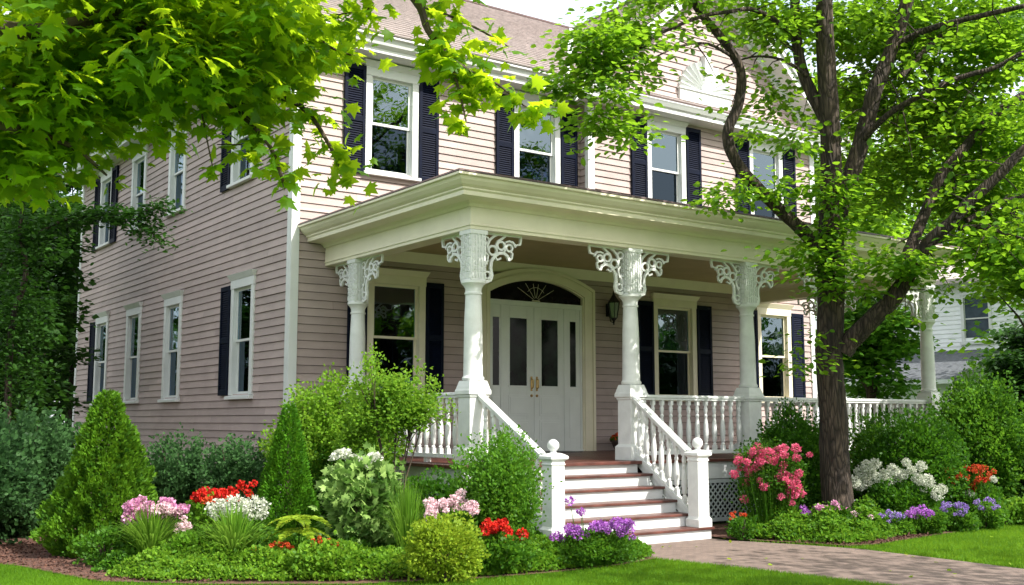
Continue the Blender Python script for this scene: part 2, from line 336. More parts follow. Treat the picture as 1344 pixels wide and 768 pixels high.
# ---------------------------------------------------------------- the house
HX0, HX1, HY, HYB = 7.65, 21.15, 17.2, 31.2
WX0, WX1, WY = 13.97, 20.95, 16.92
house = empty('clapboard_house', (14.3, 17.2, 0), 'two storey pink grey clapboard house with navy shutters, white trim and deep front porch', 'house')
HO = (14.3, 17.2, 0)
def hp(mb, name, mt, label=None, parent=None, **k):
    o = mb.build(name, mt, parent or house, off=HO, **k)
    if label: o['label'] = label
    return o
def lap(mb, O, u, v, n, L0, L1, H, e, holes=(), out=.026, lim=None, jit=.0015, gap=.0065):
    """overlapping boards: O origin, u along, v up, n outward"""
    O = Vector(O); u = Vector(u); v = Vector(v); n = Vector(n); rows = int(math.ceil(H / e))
    for i in range(rows):
        a, b = i * e, min((i + 1) * e, H)
        cuts = sorted({a, b} | {z for h in holes for z in (h[2], h[3]) if a < z < b})
        dj = random.uniform(-jit, jit)
        jts = []; q_ = L0 + random.uniform(.6,4)
        while q_ < L1: jts.append(q_); q_ += random.uniform(2.6,4.9)
        for z0, z1 in zip(cuts[:-1], cuts[1:]):
            if z1 == b and i < rows-1 and z1-z0 > gap*1.5: z1 -= gap      # shadow groove under the board above
            m = (z0 + z1) / 2
            if lim: (p0, p1), (q0, q1) = lim(z0), lim(z1)
            else: p0 = q0 = L0; p1 = q1 = L1
            if p1 <= p0: continue
            segs = [(p0, p1, q0, q1)]
            for h in holes:
                if h[2] < m < h[3]:
                    ns = []
                    for s in segs:
                        if h[1] <= s[0] or h[0] >= s[1]: ns.append(s); continue
                        if h[0] > s[0]: ns.append((s[0], h[0], s[2], h[0]))
                        if h[1] < s[1]: ns.append((h[1], s[1], h[1], s[3]))
                    segs = ns
            if e == .14 and not lim:
                ns = []
                for s in segs:
                    u0 = s[0]; cuts_ = [q for q in jts if s[0]+.15 < q < s[1]-.15]
                    for q in cuts_ + [None]:
                        if q is None: ns.append((u0, s[1], u0, s[3]))
                        else: ns.append((u0, q-.0012, u0, q-.0012)); u0 = q+.0012
                segs = ns
            f = lambda z: out * (1 - .85 * (z - a) / e) + dj
            for s in segs:
                A = O + u*s[0] + v*z0 + n*f(z0); B = O + u*s[1] + v*z0 + n*f(z0)
                Cc = O + u*s[3] + v*z1 + n*f(z1); Dd = O + u*s[2] + v*z1 + n*f(z1)
                mb.quad(A, B, Cc, Dd)
                if z0 == a: mb.quad(O + u*s[0] + v*z0 + n*(.15*out - .002), O + u*s[1] + v*z0 + n*(.15*out - .002), B, A)
    return mb

# windows: (centre along the wall, casing width, glass bottom, glass top)
FRONT = [(9.68,1.2,2.16,4.08),(16.56,1.28,2.16,4.08),(19.73,1.16,2.16,4.08)]
UP = [(9.54,1.1,6.13,7.86),(12.85,1.16,6.13,7.86)]
WING = [(16.12,1.14,6.13,7.86),(19.28,1.14,6.13,7.86)]
SIDE_LO = [(19.28,1.1,2.14,4.1),(23.2,1.1,2.14,4.1),(26.0,1.1,2.14,4.1),(28.68,1.1,2.14,4.1)]
SIDE_UP = [(19.5,1.1,6.2,7.86),(23.25,1.1,6.2,7.86),(26.03,1.1,6.2,7.86),(28.8,1.1,6.2,7.86)]
CAS = .13
def hole(w, base, org=0, flip=False):
    c, wd, z0, z1 = w; a = c - wd/2 + CAS - .01; b = c + wd/2 - CAS + .01
    if flip: a, b = org - b, org - a
    else: a, b = a - org, b - org
    return (a, b, z0 - base, z1 - base + .01)
Z0 = .35; TOP = 8.18
# front wall, ground to eaves (the wing stands proud of it upstairs)
w = MB(); lap(w, (HX0, HY, Z0), (1,0,0), (0,0,1), (0,-1,0), 0, HX1-HX0, TOP-Z0, .14, [hole(x, Z0, HX0) for x in FRONT + UP] + [(WX0-HX0+.02, WX1-HX0-.02, 5.3-Z0, TOP-Z0+1)])
hp(w, 'wall', M['siding'])
# side wall facing left: u runs towards -Y
w = MB(); lap(w, (HX0, HYB, Z0), (0,-1,0), (0,0,1), (-1,0,0), 0, HYB-HY, TOP-Z0, .14, [hole(x, Z0, HYB, True) for x in SIDE_LO + SIDE_UP])
hp(w, 'wall', M['siding'])
w = MB(); w.box(HX1-.05, HX1, HY+.02, HYB, Z0, TOP); w.box(HX0+.05, HX1-.06, HYB-.05, HYB, Z0, TOP); hp(w, 'wall', M['siding'])
# upstairs wing wall with its returns
w = MB(); lap(w, (WX0, WY, 5.1), (1,0,0), (0,0,1), (0,-1,0), 0, WX1-WX0, TOP-5.1, .14, [hole(x, 5.1, WX0) for x in WING])
lap(w, (WX0, HY-.02, 5.1), (0,-1,0), (0,0,1), (-1,0,0), 0, HY-.02-WY, TOP-5.1, .14)
lap(w, (WX1, WY, 5.1), (0,1,0), (0,0,1), (1,0,0), 0, HY-WY-.02, TOP-5.1, .14)
w.box(WX0+.02, WX1-.02, WY+.02, HY-.02, 5.05, 5.1); hp(w, 'wing_wall', M['siding'])
# gable
GA = Vector((17.45, 0, 0)); SL = .86; RZ0 = 8.36; RH = 4.08
def glim(z):
    h = max(.0, (RH*SL - .35 - z) / SL - .0); return (RH - h, RH + h)
w = MB(); lap(w, (GA.x-RH, WY, RZ0), (1,0,0), (0,0,1), (0,-1,0), 0, 0, RH*SL-.36, .14, lim=glim); hp(w, 'gable', M['siding'])
# foundation
w = MB(); w.box(HX0+.03, HX1-.03, HY+.04, HYB-.08, 0, Z0); hp(w, 'foundation', mat('grey_foundation_stone', (.28,.27,.26), .9, .2, 6, .6, 20))
# dark room floors behind the glass
w = MB(); w.box(HX0+.3, HX1-.3, HY+.35, HYB-.3, 5.0, 5.05); w.box(HX0+.3, HX1-.3, HY+3.2, HY+3.25, Z0, TOP); w.box(HX0+3.2, HX0+3.25, HY+3.3, HYB-.3, Z0, TOP); w.box(HX0+.1, HX1-.1, HY+.3, HYB-.3, TOP, TOP+.05)
hp(w, 'interior_partition', M['dark'])
# corner boards
w = MB(); w.box(HX0-.04, HX0+.11, HY-.045, HY-.001, Z0, TOP); w.box(HX0-.045, HX0-.001, HY, HY+.13, Z0, TOP); hp(w, 'corner_board', M['white'], bevel=.004)
w = MB(); w.box(WX0-.04, WX0+.13, WY-.045, WY-.001, 5.1, TOP); w.box(WX0-.045, WX0-.001, WY, WY+.06, 5.1, TOP); hp(w, 'corner_board', M['white'], bevel=.004)
w = MB(); w.box(WX1-.12, WX1+.04, WY-.045, WY-.001, 5.1, TOP); hp(w, 'corner_board', M['white'], bevel=.004)
w = MB(); w.box(HX1-.12, HX1+.04, HY-.045, HY-.001, Z0, TOP); hp(w, 'corner_board', M['white'], bevel=.004)
w = MB(); w.box(HX0-.045, HX0-.001, HYB-.14, HYB, Z0, TOP); hp(w, 'corner_board', M['white'], bevel=.004)

def window(c, kind, face, tm, muntin=(2,2), curt='both', shut=(True,True), shw=.42, sh_z=None, blinds=False):
    x, wd, z0, z1 = c
    rz = 0 if face != 'side' else R(-90)
    loc = {'front': (x, HY, 0), 'wing': (x, WY, 0), 'side': (HX0, x, 0)}[face]
    L = tuple(a - b for a, b in zip(loc, HO))
    h = wd / 2; g = h - CAS
    m = MB(); m.box(-h, -g, -.05, .02, z0-.02, z1+.01); m.box(g, h, -.05, .02, z0-.02, z1+.01); m.box(-h-.01, h+.01, -.058, .02, z1+.01, z1+.17)
    m.prism([(-h-.015,-.062,z1+.17),(h+.015,-.062,z1+.17),(h+.015,.0,z1+.17),(-h-.015,.0,z1+.17)], [(-h-.06,-.125,z1+.275),(h+.06,-.125,z1+.275),(h+.06,0,z1+.275),(-h-.06,0,z1+.275)])
    # jambs
    m.box(-g-.02, -g, .02, .14, z0-.02, z1+.03); m.box(g, g+.02, .02, .14, z0-.02, z1+.03); m.box(-g, g, .02, .14, z1, z1+.03); m.box(-g, g, .02, .14, z0-.03, z0)
    o = m.build('window', tm, house, bevel=.004); o.location = L; o.rotation_euler = (0,0,rz)
    s = MB(); s.prism([(-h-.04,-.11,z0-.10),(h+.04,-.11,z0-.10),(h+.04,.02,z0-.10),(-h-.04,.02,z0-.10)], [(-h-.04,-.11,z0-.045),(h+.04,-.11,z0-.045),(h+.04,.02,z0-.015),(-h-.04,.02,z0-.015)])
    s.build('sill', tm, o, bevel=.004)
    mid = (z0 + z1) / 2 + .01; st = .05
    for nm, a, b, y in (('upper_sash', mid-.02, z1, .025), ('lower_sash', z0, mid+.022, .065)):
        s = MB(); s.box(-g, -g+st, y, y+.035, a, b); s.box(g-st, g, y, y+.035, a, b); s.box(-g+st, g-st, y, y+.035, a, a+st*.9); s.box(-g+st, g-st, y, y+.035, b-st*.8, b)
        nx, nz = muntin
        for i in range(1, nx): q = -g+st + (2*g-2*st)*i/nx; s.box(q-.008, q+.008, y+.02, y+.032, a+st*.9, b-st*.8)
        for j in range(1, nz): q = a + (b-a)*j/nz; s.box(-g+st, g-st, y+.019, y+.033, q-.008, q+.008)
        so = s.build('sash', tm, o)
        p = MB(); p.box(-g+st-.01, g-st+.01, y+.012, y+.017, a+st*.9-.01, b-st*.8+.01)
        po = p.build('pane', M['glass'] if nm == 'upper_sash' else M['screen'], o)
    def cur(xa, xb, yy=.22):
        p = MB(); k = 26
        for i in range(k):
            a0 = xa + (xb-xa)*i/k; a1 = xa + (xb-xa)*(i+1)/k
            y0 = yy + .03*math.sin(a0*55); y1 = yy + .03*math.sin(a1*55)
            p.quad((a0,y0,z0-.05),(a1,y1,z0-.05),(a1,y1,z1+.05),(a0,y0,z1+.05))
        p.build('curtain', M['curtain'], o)
    if curt in ('both','right'): cur(g*.45, g+.1)
    if curt in ('both','left'): cur(-g-.1, -g*.45)
    if curt == 'full': cur(-g-.1, g+.1)
    if blinds:
        p = MB(); zz = z1
        while zz > mid - .1:
            p.quad((-g,.18,zz),(g,.18,zz),(g,.205,zz-.03),(-g,.205,zz-.03)); zz -= .042
        p.build('blind', M['blind'], o)
    za, zb = sh_z or (z0-.02, z1+.09)
    for sgn, on in ((-1, shut[0]), (1, shut[1])):
        if not on: continue
        xa = sgn*(h+.01); xb = sgn*(h+.01+shw); a, b = min(xa,xb), max(xa,xb)
        p = MB(); p.box(a, a+.06, -.075, -.03, za, zb); p.box(b-.06, b, -.075, -.03, za, zb)
        zm = (za+zb)/2
        for q in (za, zm-.05, zb-.09): p.box(a+.06, b-.06, -.072, -.033, q, q+.10 if q != zb-.09 else zb)
        for lo, hi in ((za+.10, zm-.05), (zm+.05, zb-.09)):
            k = int((hi-lo)/.042)
            for i in range(k):
                q = lo + (hi-lo)*(i+.5)/k
                p.prism([(a+.06,-.068,q-.022),(b-.06,-.068,q-.022),(b-.06,-.062,q-.022),(a+.06,-.062,q-.022)],[(a+.06,-.046,q+.016),(b-.06,-.046,q+.016),(b-.06,-.038,q+.016),(a+.06,-.038,q+.016)])
        p.box(a+.06, b-.06, -.036, -.032, za+.05, zb-.05)
        q = p.build('shutter', M['shutter'], house); q.location = L; q.rotation_euler = (0,0,rz)
    return o
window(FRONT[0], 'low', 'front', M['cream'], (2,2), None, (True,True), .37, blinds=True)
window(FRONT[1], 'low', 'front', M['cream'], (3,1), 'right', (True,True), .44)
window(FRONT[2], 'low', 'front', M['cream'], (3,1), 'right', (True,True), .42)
window(UP[0], 'up', 'front', M['white'], (3,2), 'full', (True,True), .42, (6.03,8.02))
window(UP[1], 'up', 'front', M['white'], (3,2), 'full', (True,True), .42, (6.03,8.02))
window(WING[0], 'up', 'wing', M['white'], (2,2), 'right', (True,True), .44, (6.1,8.05))
window(WING[1], 'up', 'wing', M['white'], (2,2), 'both', (True,True), .42, (6.1,8.05))
for i, c in enumerate(SIDE_LO): window(c, 'side', 'side', M['white'], (1,1), 'left', (i in (0,3), False), .46)
for i, c in enumerate(SIDE_UP): window(c, 'side', 'side', M['white'], (1,1), 'both', (i in (0,3), i == 3), .46, (6.1,8.05))

# ---- mouldings swept round a path; out = distance from the wall line
def sweep(mb, path, prof, side=1, cap=True):
    P = [Vector((x, y)) for x, y in path]; k = len(P); offs = []
    for j in range(k):
        ns = []
        if j > 0: d = (P[j]-P[j-1]).normalized(); ns.append(Vector((d.y, -d.x))*side)
        if j < k-1: d = (P[j+1]-P[j]).normalized(); ns.append(Vector((d.y, -d.x))*side)
        if len(ns) == 1: offs.append(ns[0])
        else:
            m = (ns[0]+ns[1]).normalized(); offs.append(m / max(.2, m.dot(ns[0])))
    n = len(mb.v); q = len(prof)
    for j in range(k):
        for o, z in prof: mb.v.append((P[j].x + offs[j].x*o, P[j].y + offs[j].y*o, z))
    for j in range(k-1):
        for i in range(q-1): mb.f.append((n+j*q+i, n+j*q+i+1, n+(j+1)*q+i+1, n+(j+1)*q+i))
        mb.f.append((n+j*q+q-1, n+j*q, n+(j+1)*q, n+(j+1)*q+q-1))
    if cap:
        mb.f.append(tuple(n+i for i in range(q))); mb.f.append(tuple(n+(k-1)*q+i for i in reversed(range(q))))
    return mb
CORN = [(-.02,8.15),(.05,8.15),(.07,8.165),(.44,8.17),(.44,8.25),(.48,8.27),(.52,8.30),(.55,8.40),(.60,8.42),(.60,8.455),(.55,8.46),(-.02,8.46)]
w = MB(); sweep(w, [(HX0,HYB+.3),(HX0,HY),(WX0-.62,HY)], CORN); hp(w, 'cornice', M['white'], bevel=.003)
WC = [(-.02,8.13),(.08,8.14),(.40,8.15),(.40,8.24),(.44,8.26),(.48,8.33),(.50,8.36),(.50,8.385),(-.02,8.50)]
w = MB(); sweep(w, [(WX0,HY+.05),(WX0,WY),(WX1,WY),(WX1,HY+.4)], WC); hp(w, 'pediment_cornice', M['white'], bevel=.003)
w = MB(); w.prism([(WX0-.50,WY-.505,8.387),(WX1+.50,WY-.505,8.387),(WX1+.50,WY-.03,8.52),(WX0-.50,WY-.03,8.52)],[(WX0-.50,WY-.505,8.415),(WX1+.50,WY-.505,8.415),(WX1+.5,WY-.03,8.57),(WX0-.5,WY-.03,8.57)]); hp(w, 'pediment_skirt_roof', M['brown'])
# raking boards of the gable, with soffit
AP = RZ0 + RH*SL; YF = WY-.50
for sg in (-1, 1):
    def q(dx, dz, y): return (GA.x + sg*dx, y, AP - dx*SL + dz)
    w = MB()
    w.prism([q(RH+.12,-.32,YF), q(RH+.12,-.06,YF), q(0,-.02,YF), q(0,-.30,YF)], [q(RH+.12,-.32,YF+.04), q(RH+.12,-.06,YF+.04), q(0,-.02,YF+.04), q(0,-.30,YF+.04)])
    w.prism([q(RH+.12,-.12,YF-.05), q(RH+.12,-.02,YF-.05), q(0,0,YF-.05), q(0,-.10,YF-.05)], [q(RH+.12,-.12,YF-.002), q(RH+.12,-.02,YF-.002), q(0,0,YF-.002), q(0,-.10,YF-.002)])
    w.prism([q(RH,-.30,YF+.042), q(RH,-.27,YF+.042), q(0,-.25,YF+.042), q(0,-.28,YF+.042)], [q(RH,-.30,WY), q(RH,-.27,WY), q(0,-.25,WY), q(0,-.28,WY)])
    w.prism([q(RH-.45,-.47,WY-.06), q(RH-.45,-.302,WY-.06), q(0,-.282,WY-.06), q(0,-.45,WY-.06)], [q(RH-.45,-.47,WY-.002), q(RH-.45,-.302,WY-.002), q(0,-.282,WY-.002), q(0,-.45,WY-.002)])
    hp(w, 'rake_board', M['white'], bevel=.003)
# sunburst ornament
fx = 17.32; w = MB(); w.box(fx-.80, fx+.80, WY-.09, WY-.02, 8.53, 8.90); w.box(fx-.84, fx+.84, WY-.12, WY-.02, 8.90, 8.94)
n = 13
for i in range(n):
    a0 = math.pi*i/n; a1 = math.pi*(i+1)/n; am = (a0+a1)/2; r0, r1 = .14, .70
    ze = 8.94; f = lambda r, a, y: (fx + r*math.cos(a)*1.08, y, ze + r*math.sin(a)*.92)
    w.quad(f(r0,a0,WY-.05), f(r1,a0,WY-.055), f(r1+.045,am,WY-.13), f(r0,am,WY-.08)); w.quad(f(r0,am,WY-.08), f(r1+.045,am,WY-.13), f(r1,a1,WY-.055), f(r0,a1,WY-.05))
    w.quad(f(r1,a0,WY-.055), f(r1,a0,WY-.005), f(r1+.045,am,WY-.005), f(r1+.045,am,WY-.13)); w.quad(f(r1+.045,am,WY-.13), f(r1+.045,am,WY-.005), f(r1,a1,WY-.005), f(r1,a1,WY-.055))
w.extrude([(fx+.15*math.cos(t*math.pi/10)*1.08, 8.94+.15*math.sin(t*math.pi/10)) for t in range(11)], WY-.12, WY-.02)
w.prism([(fx-.06,WY-.15,9.35),(fx+.06,WY-.15,9.35),(fx+.06,WY-.02,9.35),(fx-.06,WY-.02,9.35)],[(fx-.09,WY-.16,9.76),(fx+.09,WY-.16,9.76),(fx+.09,WY-.02,9.76),(fx-.09,WY-.02,9.76)])
hp(w, 'sunburst_ornament', M['white'])

# ---- roofs
PIT = .66; EY = HY-.60; EX = HX0-.60; EZ = 8.47; RUN = 5.25; sl = math.sqrt(1+PIT*PIT); HS = RUN*sl
w = MB(); lap(w, (EX, EY, EZ), (1,0,0), (0,1/sl,PIT/sl), (0,-PIT/sl,1/sl), 0, 0, HS, .19, out=.035, gap=.02, lim=lambda z: (z/sl, 22.1-EX), jit=.002)
LY = HYB+.6-EY
lap(w, (EX, HYB+.6, EZ), (0,-1,0), (1/sl,0,PIT/sl), (-PIT/sl,0,1/sl), 0, 0, HS, .135, out=.02, lim=lambda z: (z/sl, LY-z/sl), jit=.002)
rz = EZ + RUN*PIT
w.box(EX+RUN, 22.1, EY+RUN, HYB+.6-RUN, rz-.06, rz-.01)
w.quad((EX,HYB+.6,EZ),(22.1,HYB+.6,EZ),(22.1,HYB+.6-RUN,rz-.02),(EX+RUN,HYB+.6-RUN,rz-.02))
w.quad((22.1,EY,EZ-.02),(22.1,EY+RUN,rz),(22.1,HYB+.6-RUN,rz),(22.1,HYB+.6,EZ-.02)); roof = hp(w, 'roof', M['shingle'])
w = MB(); w.box(EX+RUN, 22.12, EY+RUN-.06, EY+RUN+.08, rz-.01, rz+.035); hp(w, 'ridge_cap', M['brown'])
s2 = math.sqrt(1+SL*SL); w = MB(); wx = GA.x-RH-.12; w0 = RZ0-.10
back = lambda z: EY + (z/s2*SL + w0 - EZ)/PIT + .25
lap(w, (wx, 0, w0), (0,1,0), (1/s2,0,SL/s2), (-SL/s2,0,1/s2), 0, 0, (RH+.12)*s2, .19, out=.035, gap=.02, lim=lambda z: (YF-.05, max(back(z), YF+.6)), jit=.002)
lap(w, (2*GA.x-wx, 0, w0), (0,-1,0), (-1/s2,0,SL/s2), (SL/s2,0,1/s2), 0, 0, (RH+.12)*s2, .19, out=.035, gap=.02, lim=lambda z: (-max(back(z), YF+.6), -(YF-.05)), jit=.002)
hp(w, 'wing_roof', M['shingle'])
w = MB(); w.box(GA.x-.07, GA.x+.07, YF-.05, back((RH)*s2)+.1, AP-.015, AP+.03); hp(w, 'ridge_cap', M['brown'])
# white valley flashing where the wing roof meets the main one
w = MB(); va = Vector((wx+.1, EY+.1, EZ+.09)); vb = Vector((GA.x, back((RH+.12)*s2)-.28, AP+.03))
w.quad(va+Vector((-.12,0,.0)), va+Vector((.06,0,.04)), vb+Vector((.03,0,.02)), vb+Vector((-.12,0,-.0))); hp(w, 'valley_flashing', M['white'])
w = MB(); w.box(wx-.02, wx+.10, YF-.02, EY+.35, w0-.12, w0-.01); w.box(wx+.1, WX0-.02, YF+.05, HY, w0-.115, w0-.09); hp(w, 'eave_board', M['white'])

# ---------------------------------------------------------------- porch
PF = 1.05; CY = 12.73; CX = [8.405, 11.33, 13.95, 16.12, 19.06]; BL = 8.255; BR = 19.21; BF = 12.58
w = MB(); x = 8.02
while x < 19.44:
    w.box(x, min(x+.098, 19.45), 12.40, HY-.03, PF-.035, PF - random.uniform(0,.002)); x += .101
hp(w, 'porch_floor', M['wood'])
w = MB(); w.box(7.99, 8.018, 12.37, HY-.05, PF-.045, PF+.002); w.box(7.99, 19.48, 12.37, 12.398, PF-.045, PF+.002); hp(w, 'floor_nosing', M['wood'], bevel=.005)
w = MB(); w.box(8.06, 8.10, 12.44, HY-.05, .74, PF-.036); w.box(8.06, 8.62, 12.42, 12.44, .74, PF-.036); w.box(11.28, 19.40, 12.42, 12.46, .74, PF-.036); w.box(19.36, 19.4, 12.46, HY-.05, .74, PF-.036); hp(w, 'skirt_board', M['white'], bevel=.004)
def lattice(x0, x1, z0, z1, along='x', fix=12.45):
    m = MB(); s = .105; t = .022; H = z1-z0
    def bar(a, b, y):
        (ax, az), (bx, bz) = a, b
        d = Vector((bx-ax, bz-az)).normalized(); nn = Vector((-d.y, d.x))*t/2
        pts = [(ax+nn.x, az+nn.y),(bx+nn.x, bz+nn.y),(bx-nn.x, bz-nn.y),(ax-nn.x, az-nn.y)]
        m.prism([(p[0], y, p[1]) for p in pts], [(p[0], y+.008, p[1]) for p in pts])
    k = x0-H
    while k < x1:
        a = max(k, x0); b = min(k+H, x1)
        if b > a+.02: bar((a, z0+a-k), (b, z0+b-k), 0); bar((a, z1-(a-k)), (b, z1-(b-k)), .009)
        k += s
    m.box(x0, x1, -.012, -.001, z0-.03, z0+.03); m.box(x0, x1, -.012, -.001, z1-.03, z1+.03)
    Mx = Matrix.Translation((0, fix, 0)) if along == 'x' else Matrix.Translation((fix, 0, 0)) @ Matrix.Rotation(R(90), 4, 'Z')
    return m.move(Mx)
hp(lattice(11.3, 19.35, .1, .70), 'lattice_panel', M['lattice'])
hp(lattice(8.1, 8.6, .1, .70), 'lattice_panel', M['lattice'])
hp(lattice(12.5, 17.1, .1, .70, 'y', 8.10), 'lattice_panel', M['lattice'])
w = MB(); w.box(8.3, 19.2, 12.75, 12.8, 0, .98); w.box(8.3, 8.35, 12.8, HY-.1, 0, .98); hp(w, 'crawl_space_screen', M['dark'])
# porch beam, cornice, ceiling, roof
w = MB()
w.box(BL, BR, BF, BF+.3, 4.31, 4.76); w.box(BL, BL+.3, BF+.302, HY-.03, 4.31, 4.76); w.box(BR-.3, BR, BF+.302, HY-.03, 4.31, 4.76)
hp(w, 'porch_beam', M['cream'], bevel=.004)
PP = [(BL,HY-.03),(BL,BF),(BR,BF),(BR,HY-.03)]
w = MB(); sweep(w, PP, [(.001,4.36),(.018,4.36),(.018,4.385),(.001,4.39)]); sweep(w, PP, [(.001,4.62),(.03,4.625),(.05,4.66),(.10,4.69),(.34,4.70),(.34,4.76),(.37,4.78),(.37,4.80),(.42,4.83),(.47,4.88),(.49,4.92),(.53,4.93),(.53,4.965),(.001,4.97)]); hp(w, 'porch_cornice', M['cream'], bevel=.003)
w = MB(); x = BL+.31
while x < BR-.31: w.box(x, min(x+.083, BR-.31), BF+.31, HY-.04, 4.70, 4.72 + random.uniform(0,.001)); x += .085
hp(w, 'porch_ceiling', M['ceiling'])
w = MB(); sweep(w, [(BL+.301,HY-.04),(BL+.301,BF+.302),(BR-.301,BF+.302),(BR-.301,HY-.04)], [(.0,4.56),(.02,4.56),(.04,4.61),(.09,4.66),(.10,4.698),(0,4.699)], side=-1)
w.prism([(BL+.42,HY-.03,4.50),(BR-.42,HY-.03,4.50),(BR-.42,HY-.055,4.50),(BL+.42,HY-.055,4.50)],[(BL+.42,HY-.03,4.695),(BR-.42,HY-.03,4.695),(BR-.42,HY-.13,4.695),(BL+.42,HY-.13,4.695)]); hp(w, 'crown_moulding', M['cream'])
o_ = .54; w = MB(); a = (BL-o_, BF-o_); b = (BR+o_, BF-o_); ez = 4.97; tz = 5.28
w.prism([(a[0],a[1],ez),(b[0],b[1],ez),(b[0],HY-.02,ez),(a[0],HY-.02,ez)],[(a[0]+.02,a[1]+.02,ez+.03),(b[0]-.02,b[1]+.02,ez+.03),(b[0]-.02,HY-.02,ez+.03),(a[0]+.02,HY-.02,ez+.03)])
w.quad((a[0]+.02,a[1]+.02,ez+.031),(b[0]-.02,b[1]+.02,ez+.031),(b[0]-4.6,HY-.03,tz),(a[0]+4.6,HY-.03,tz)); w.quad((a[0]+.02,a[1]+.02,ez+.031),(a[0]+4.6,HY-.03,tz),(a[0]+.02,HY-.03,ez+.031)); w.quad((b[0]-.02,b[1]+.02,ez+.031),(b[0]-.02,HY-.03,ez+.031),(b[0]-4.6,HY-.03,tz))
hp(w, 'porch_roof', M['brown'])

# columns
def sawn_bracket(m, sgn, reach=.60, h=.72, z0=3.60):
    """scroll-sawn bracket in the (x, z) plane growing from the post"""
    X = lambda t: .13 + sgn*0 + t
    def rb(pts, wd, cl=False): m.ribbon([(sgn*(.13+(px-.13)*1.12), z0+pz) for px, pz in pts], wd*.88, -.017, .017, cl)
    def ring(cx, cz, r, wd, k=10): rb([(cx+r*math.cos(2*math.pi*i/k), cz+r*math.sin(2*math.pi*i/k)) for i in range(k)], wd, True)
    rb([(.13,h-.02),(.3,h-.02),(.5,h-.02),(.66,h-.02),(.74,h-.02)], .035)
    rb([(.74,h),(.745,h-.06),(.73,h-.14)], .035); rb([(.74,h-.13),(.66,h-.15),(.60,h-.10)], .03)
    rb([(.15,.02),(.20,.0),(.27,.03),(.29,.10),(.27,.2),(.28,.3),(.33,.38),(.40,.43),(.47,.44),(.53,.40),(.56,.34)], .05)
    ring(.215,.10,.05,.03); rb([(.16,.12),(.17,.22),(.22,.30),(.23,.38),(.19,.42)], .03)
    rb([(.13,.26),(.17,.28),(.22,.26)], .035)
    ring(.30,.46,.065,.035); ring(.43,.54,.06,.035); ring(.56,.52,.05,.032)
    rb([(.24,.44),(.22,.52),(.25,.60),(.31,.66),(.38,.70)], .04); rb([(.35,.52),(.38,.60),(.44,.64),(.50,.69)], .035)
    rb([(.50,.60),(.56,.62),(.62,.60),(.66,.54)], .03); ring(.19,.60,.05,.03); rb([(.47,.44),(.50,.50),(.49,.58)], .03)
    rb([(.56,.34),(.60,.37),(.61,.44),(.57,.48)], .03); rb([(.34,.38),(.37,.33),(.43,.36)], .028)
BR_X = MB(); sawn_bracket(BR_X, 1)
def column(x, y, dirs):
    base = (x-HO[0], y-HO[1], 0)
    m = MB(); m.lathe(0, 0, [(.135,2.20),(.155,2.21),(.158,2.24),(.14,2.26),(.137,2.28),(.134,2.5),(.128,3.0),(.112,3.38),(.112,3.40),(.125,3.405),(.125,3.43),(.113,3.435),(.115,3.48),(.135,3.52),(.165,3.55),(.175,3.56),(.175,3.595),(.16,3.60)], 24)
    c = m.build('porch_column', M['column'], house, smooth=True); c.location = base
    m = MB(); m.sqlathe(0, 0, [(.185,PF+.001),(.185,PF+.20),(.17,PF+.22),(.15,PF+.24),(.148,1.96),(.165,1.98),(.165,2.00),(.185,2.01),(.185,2.06),(.172,2.09),(.165,2.12),(.14,2.20)])
    m.build('pedestal', M['column'], c, bevel=.005)
    m = MB(); m.box(-.125,.125,-.125,.125,3.601,4.309)
    k = 0
    for sx, sy in ((0,-1),(-1,0),(1,0),(0,1)):      # carved lace strips on the post faces
        for uu in (-.10,-.05,0,.05,.10):
            zz = 3.63
            while zz < 4.25:
                L = random.choice((.05,.07,.09)); wq = .009
                du = uu + random.uniform(-.006,.006)
                cx, cy = (du, sy*.134) if sx == 0 else (sx*.134, du)
                if sx == 0: m.box(cx-wq, cx+wq, min(sy*.124, sy*.142), max(sy*.124, sy*.142), zz, zz+L)
                else: m.box(min(sx*.124, sx*.142), max(sx*.124, sx*.142), cy-wq, cy+wq, zz, zz+L)
                zz += L + .022
    m.box(-.145,.145,-.145,.145,4.25,4.308)
    m.build('capital_block', M['column'], c)
    for d in dirs:
        o = bpy.data.objects.new('bracket', BRM); link(o, c); o.rotation_euler = (0,0,R(d))
    return c
_b = BR_X.build('bracket', M['column']); BRM = _b.data; bpy.data.objects.remove(_b)
column(CX[0], CY, (0, 90)); column(CX[1], CY, (0, 180)); column(CX[2], CY, (0, 180)); column(CX[3], CY, (0, 180)); column(CX[4], CY, (180, 90))
column(CX[0], 16.2, (90, -90)); column(CX[4], 15.05, (90, -90))

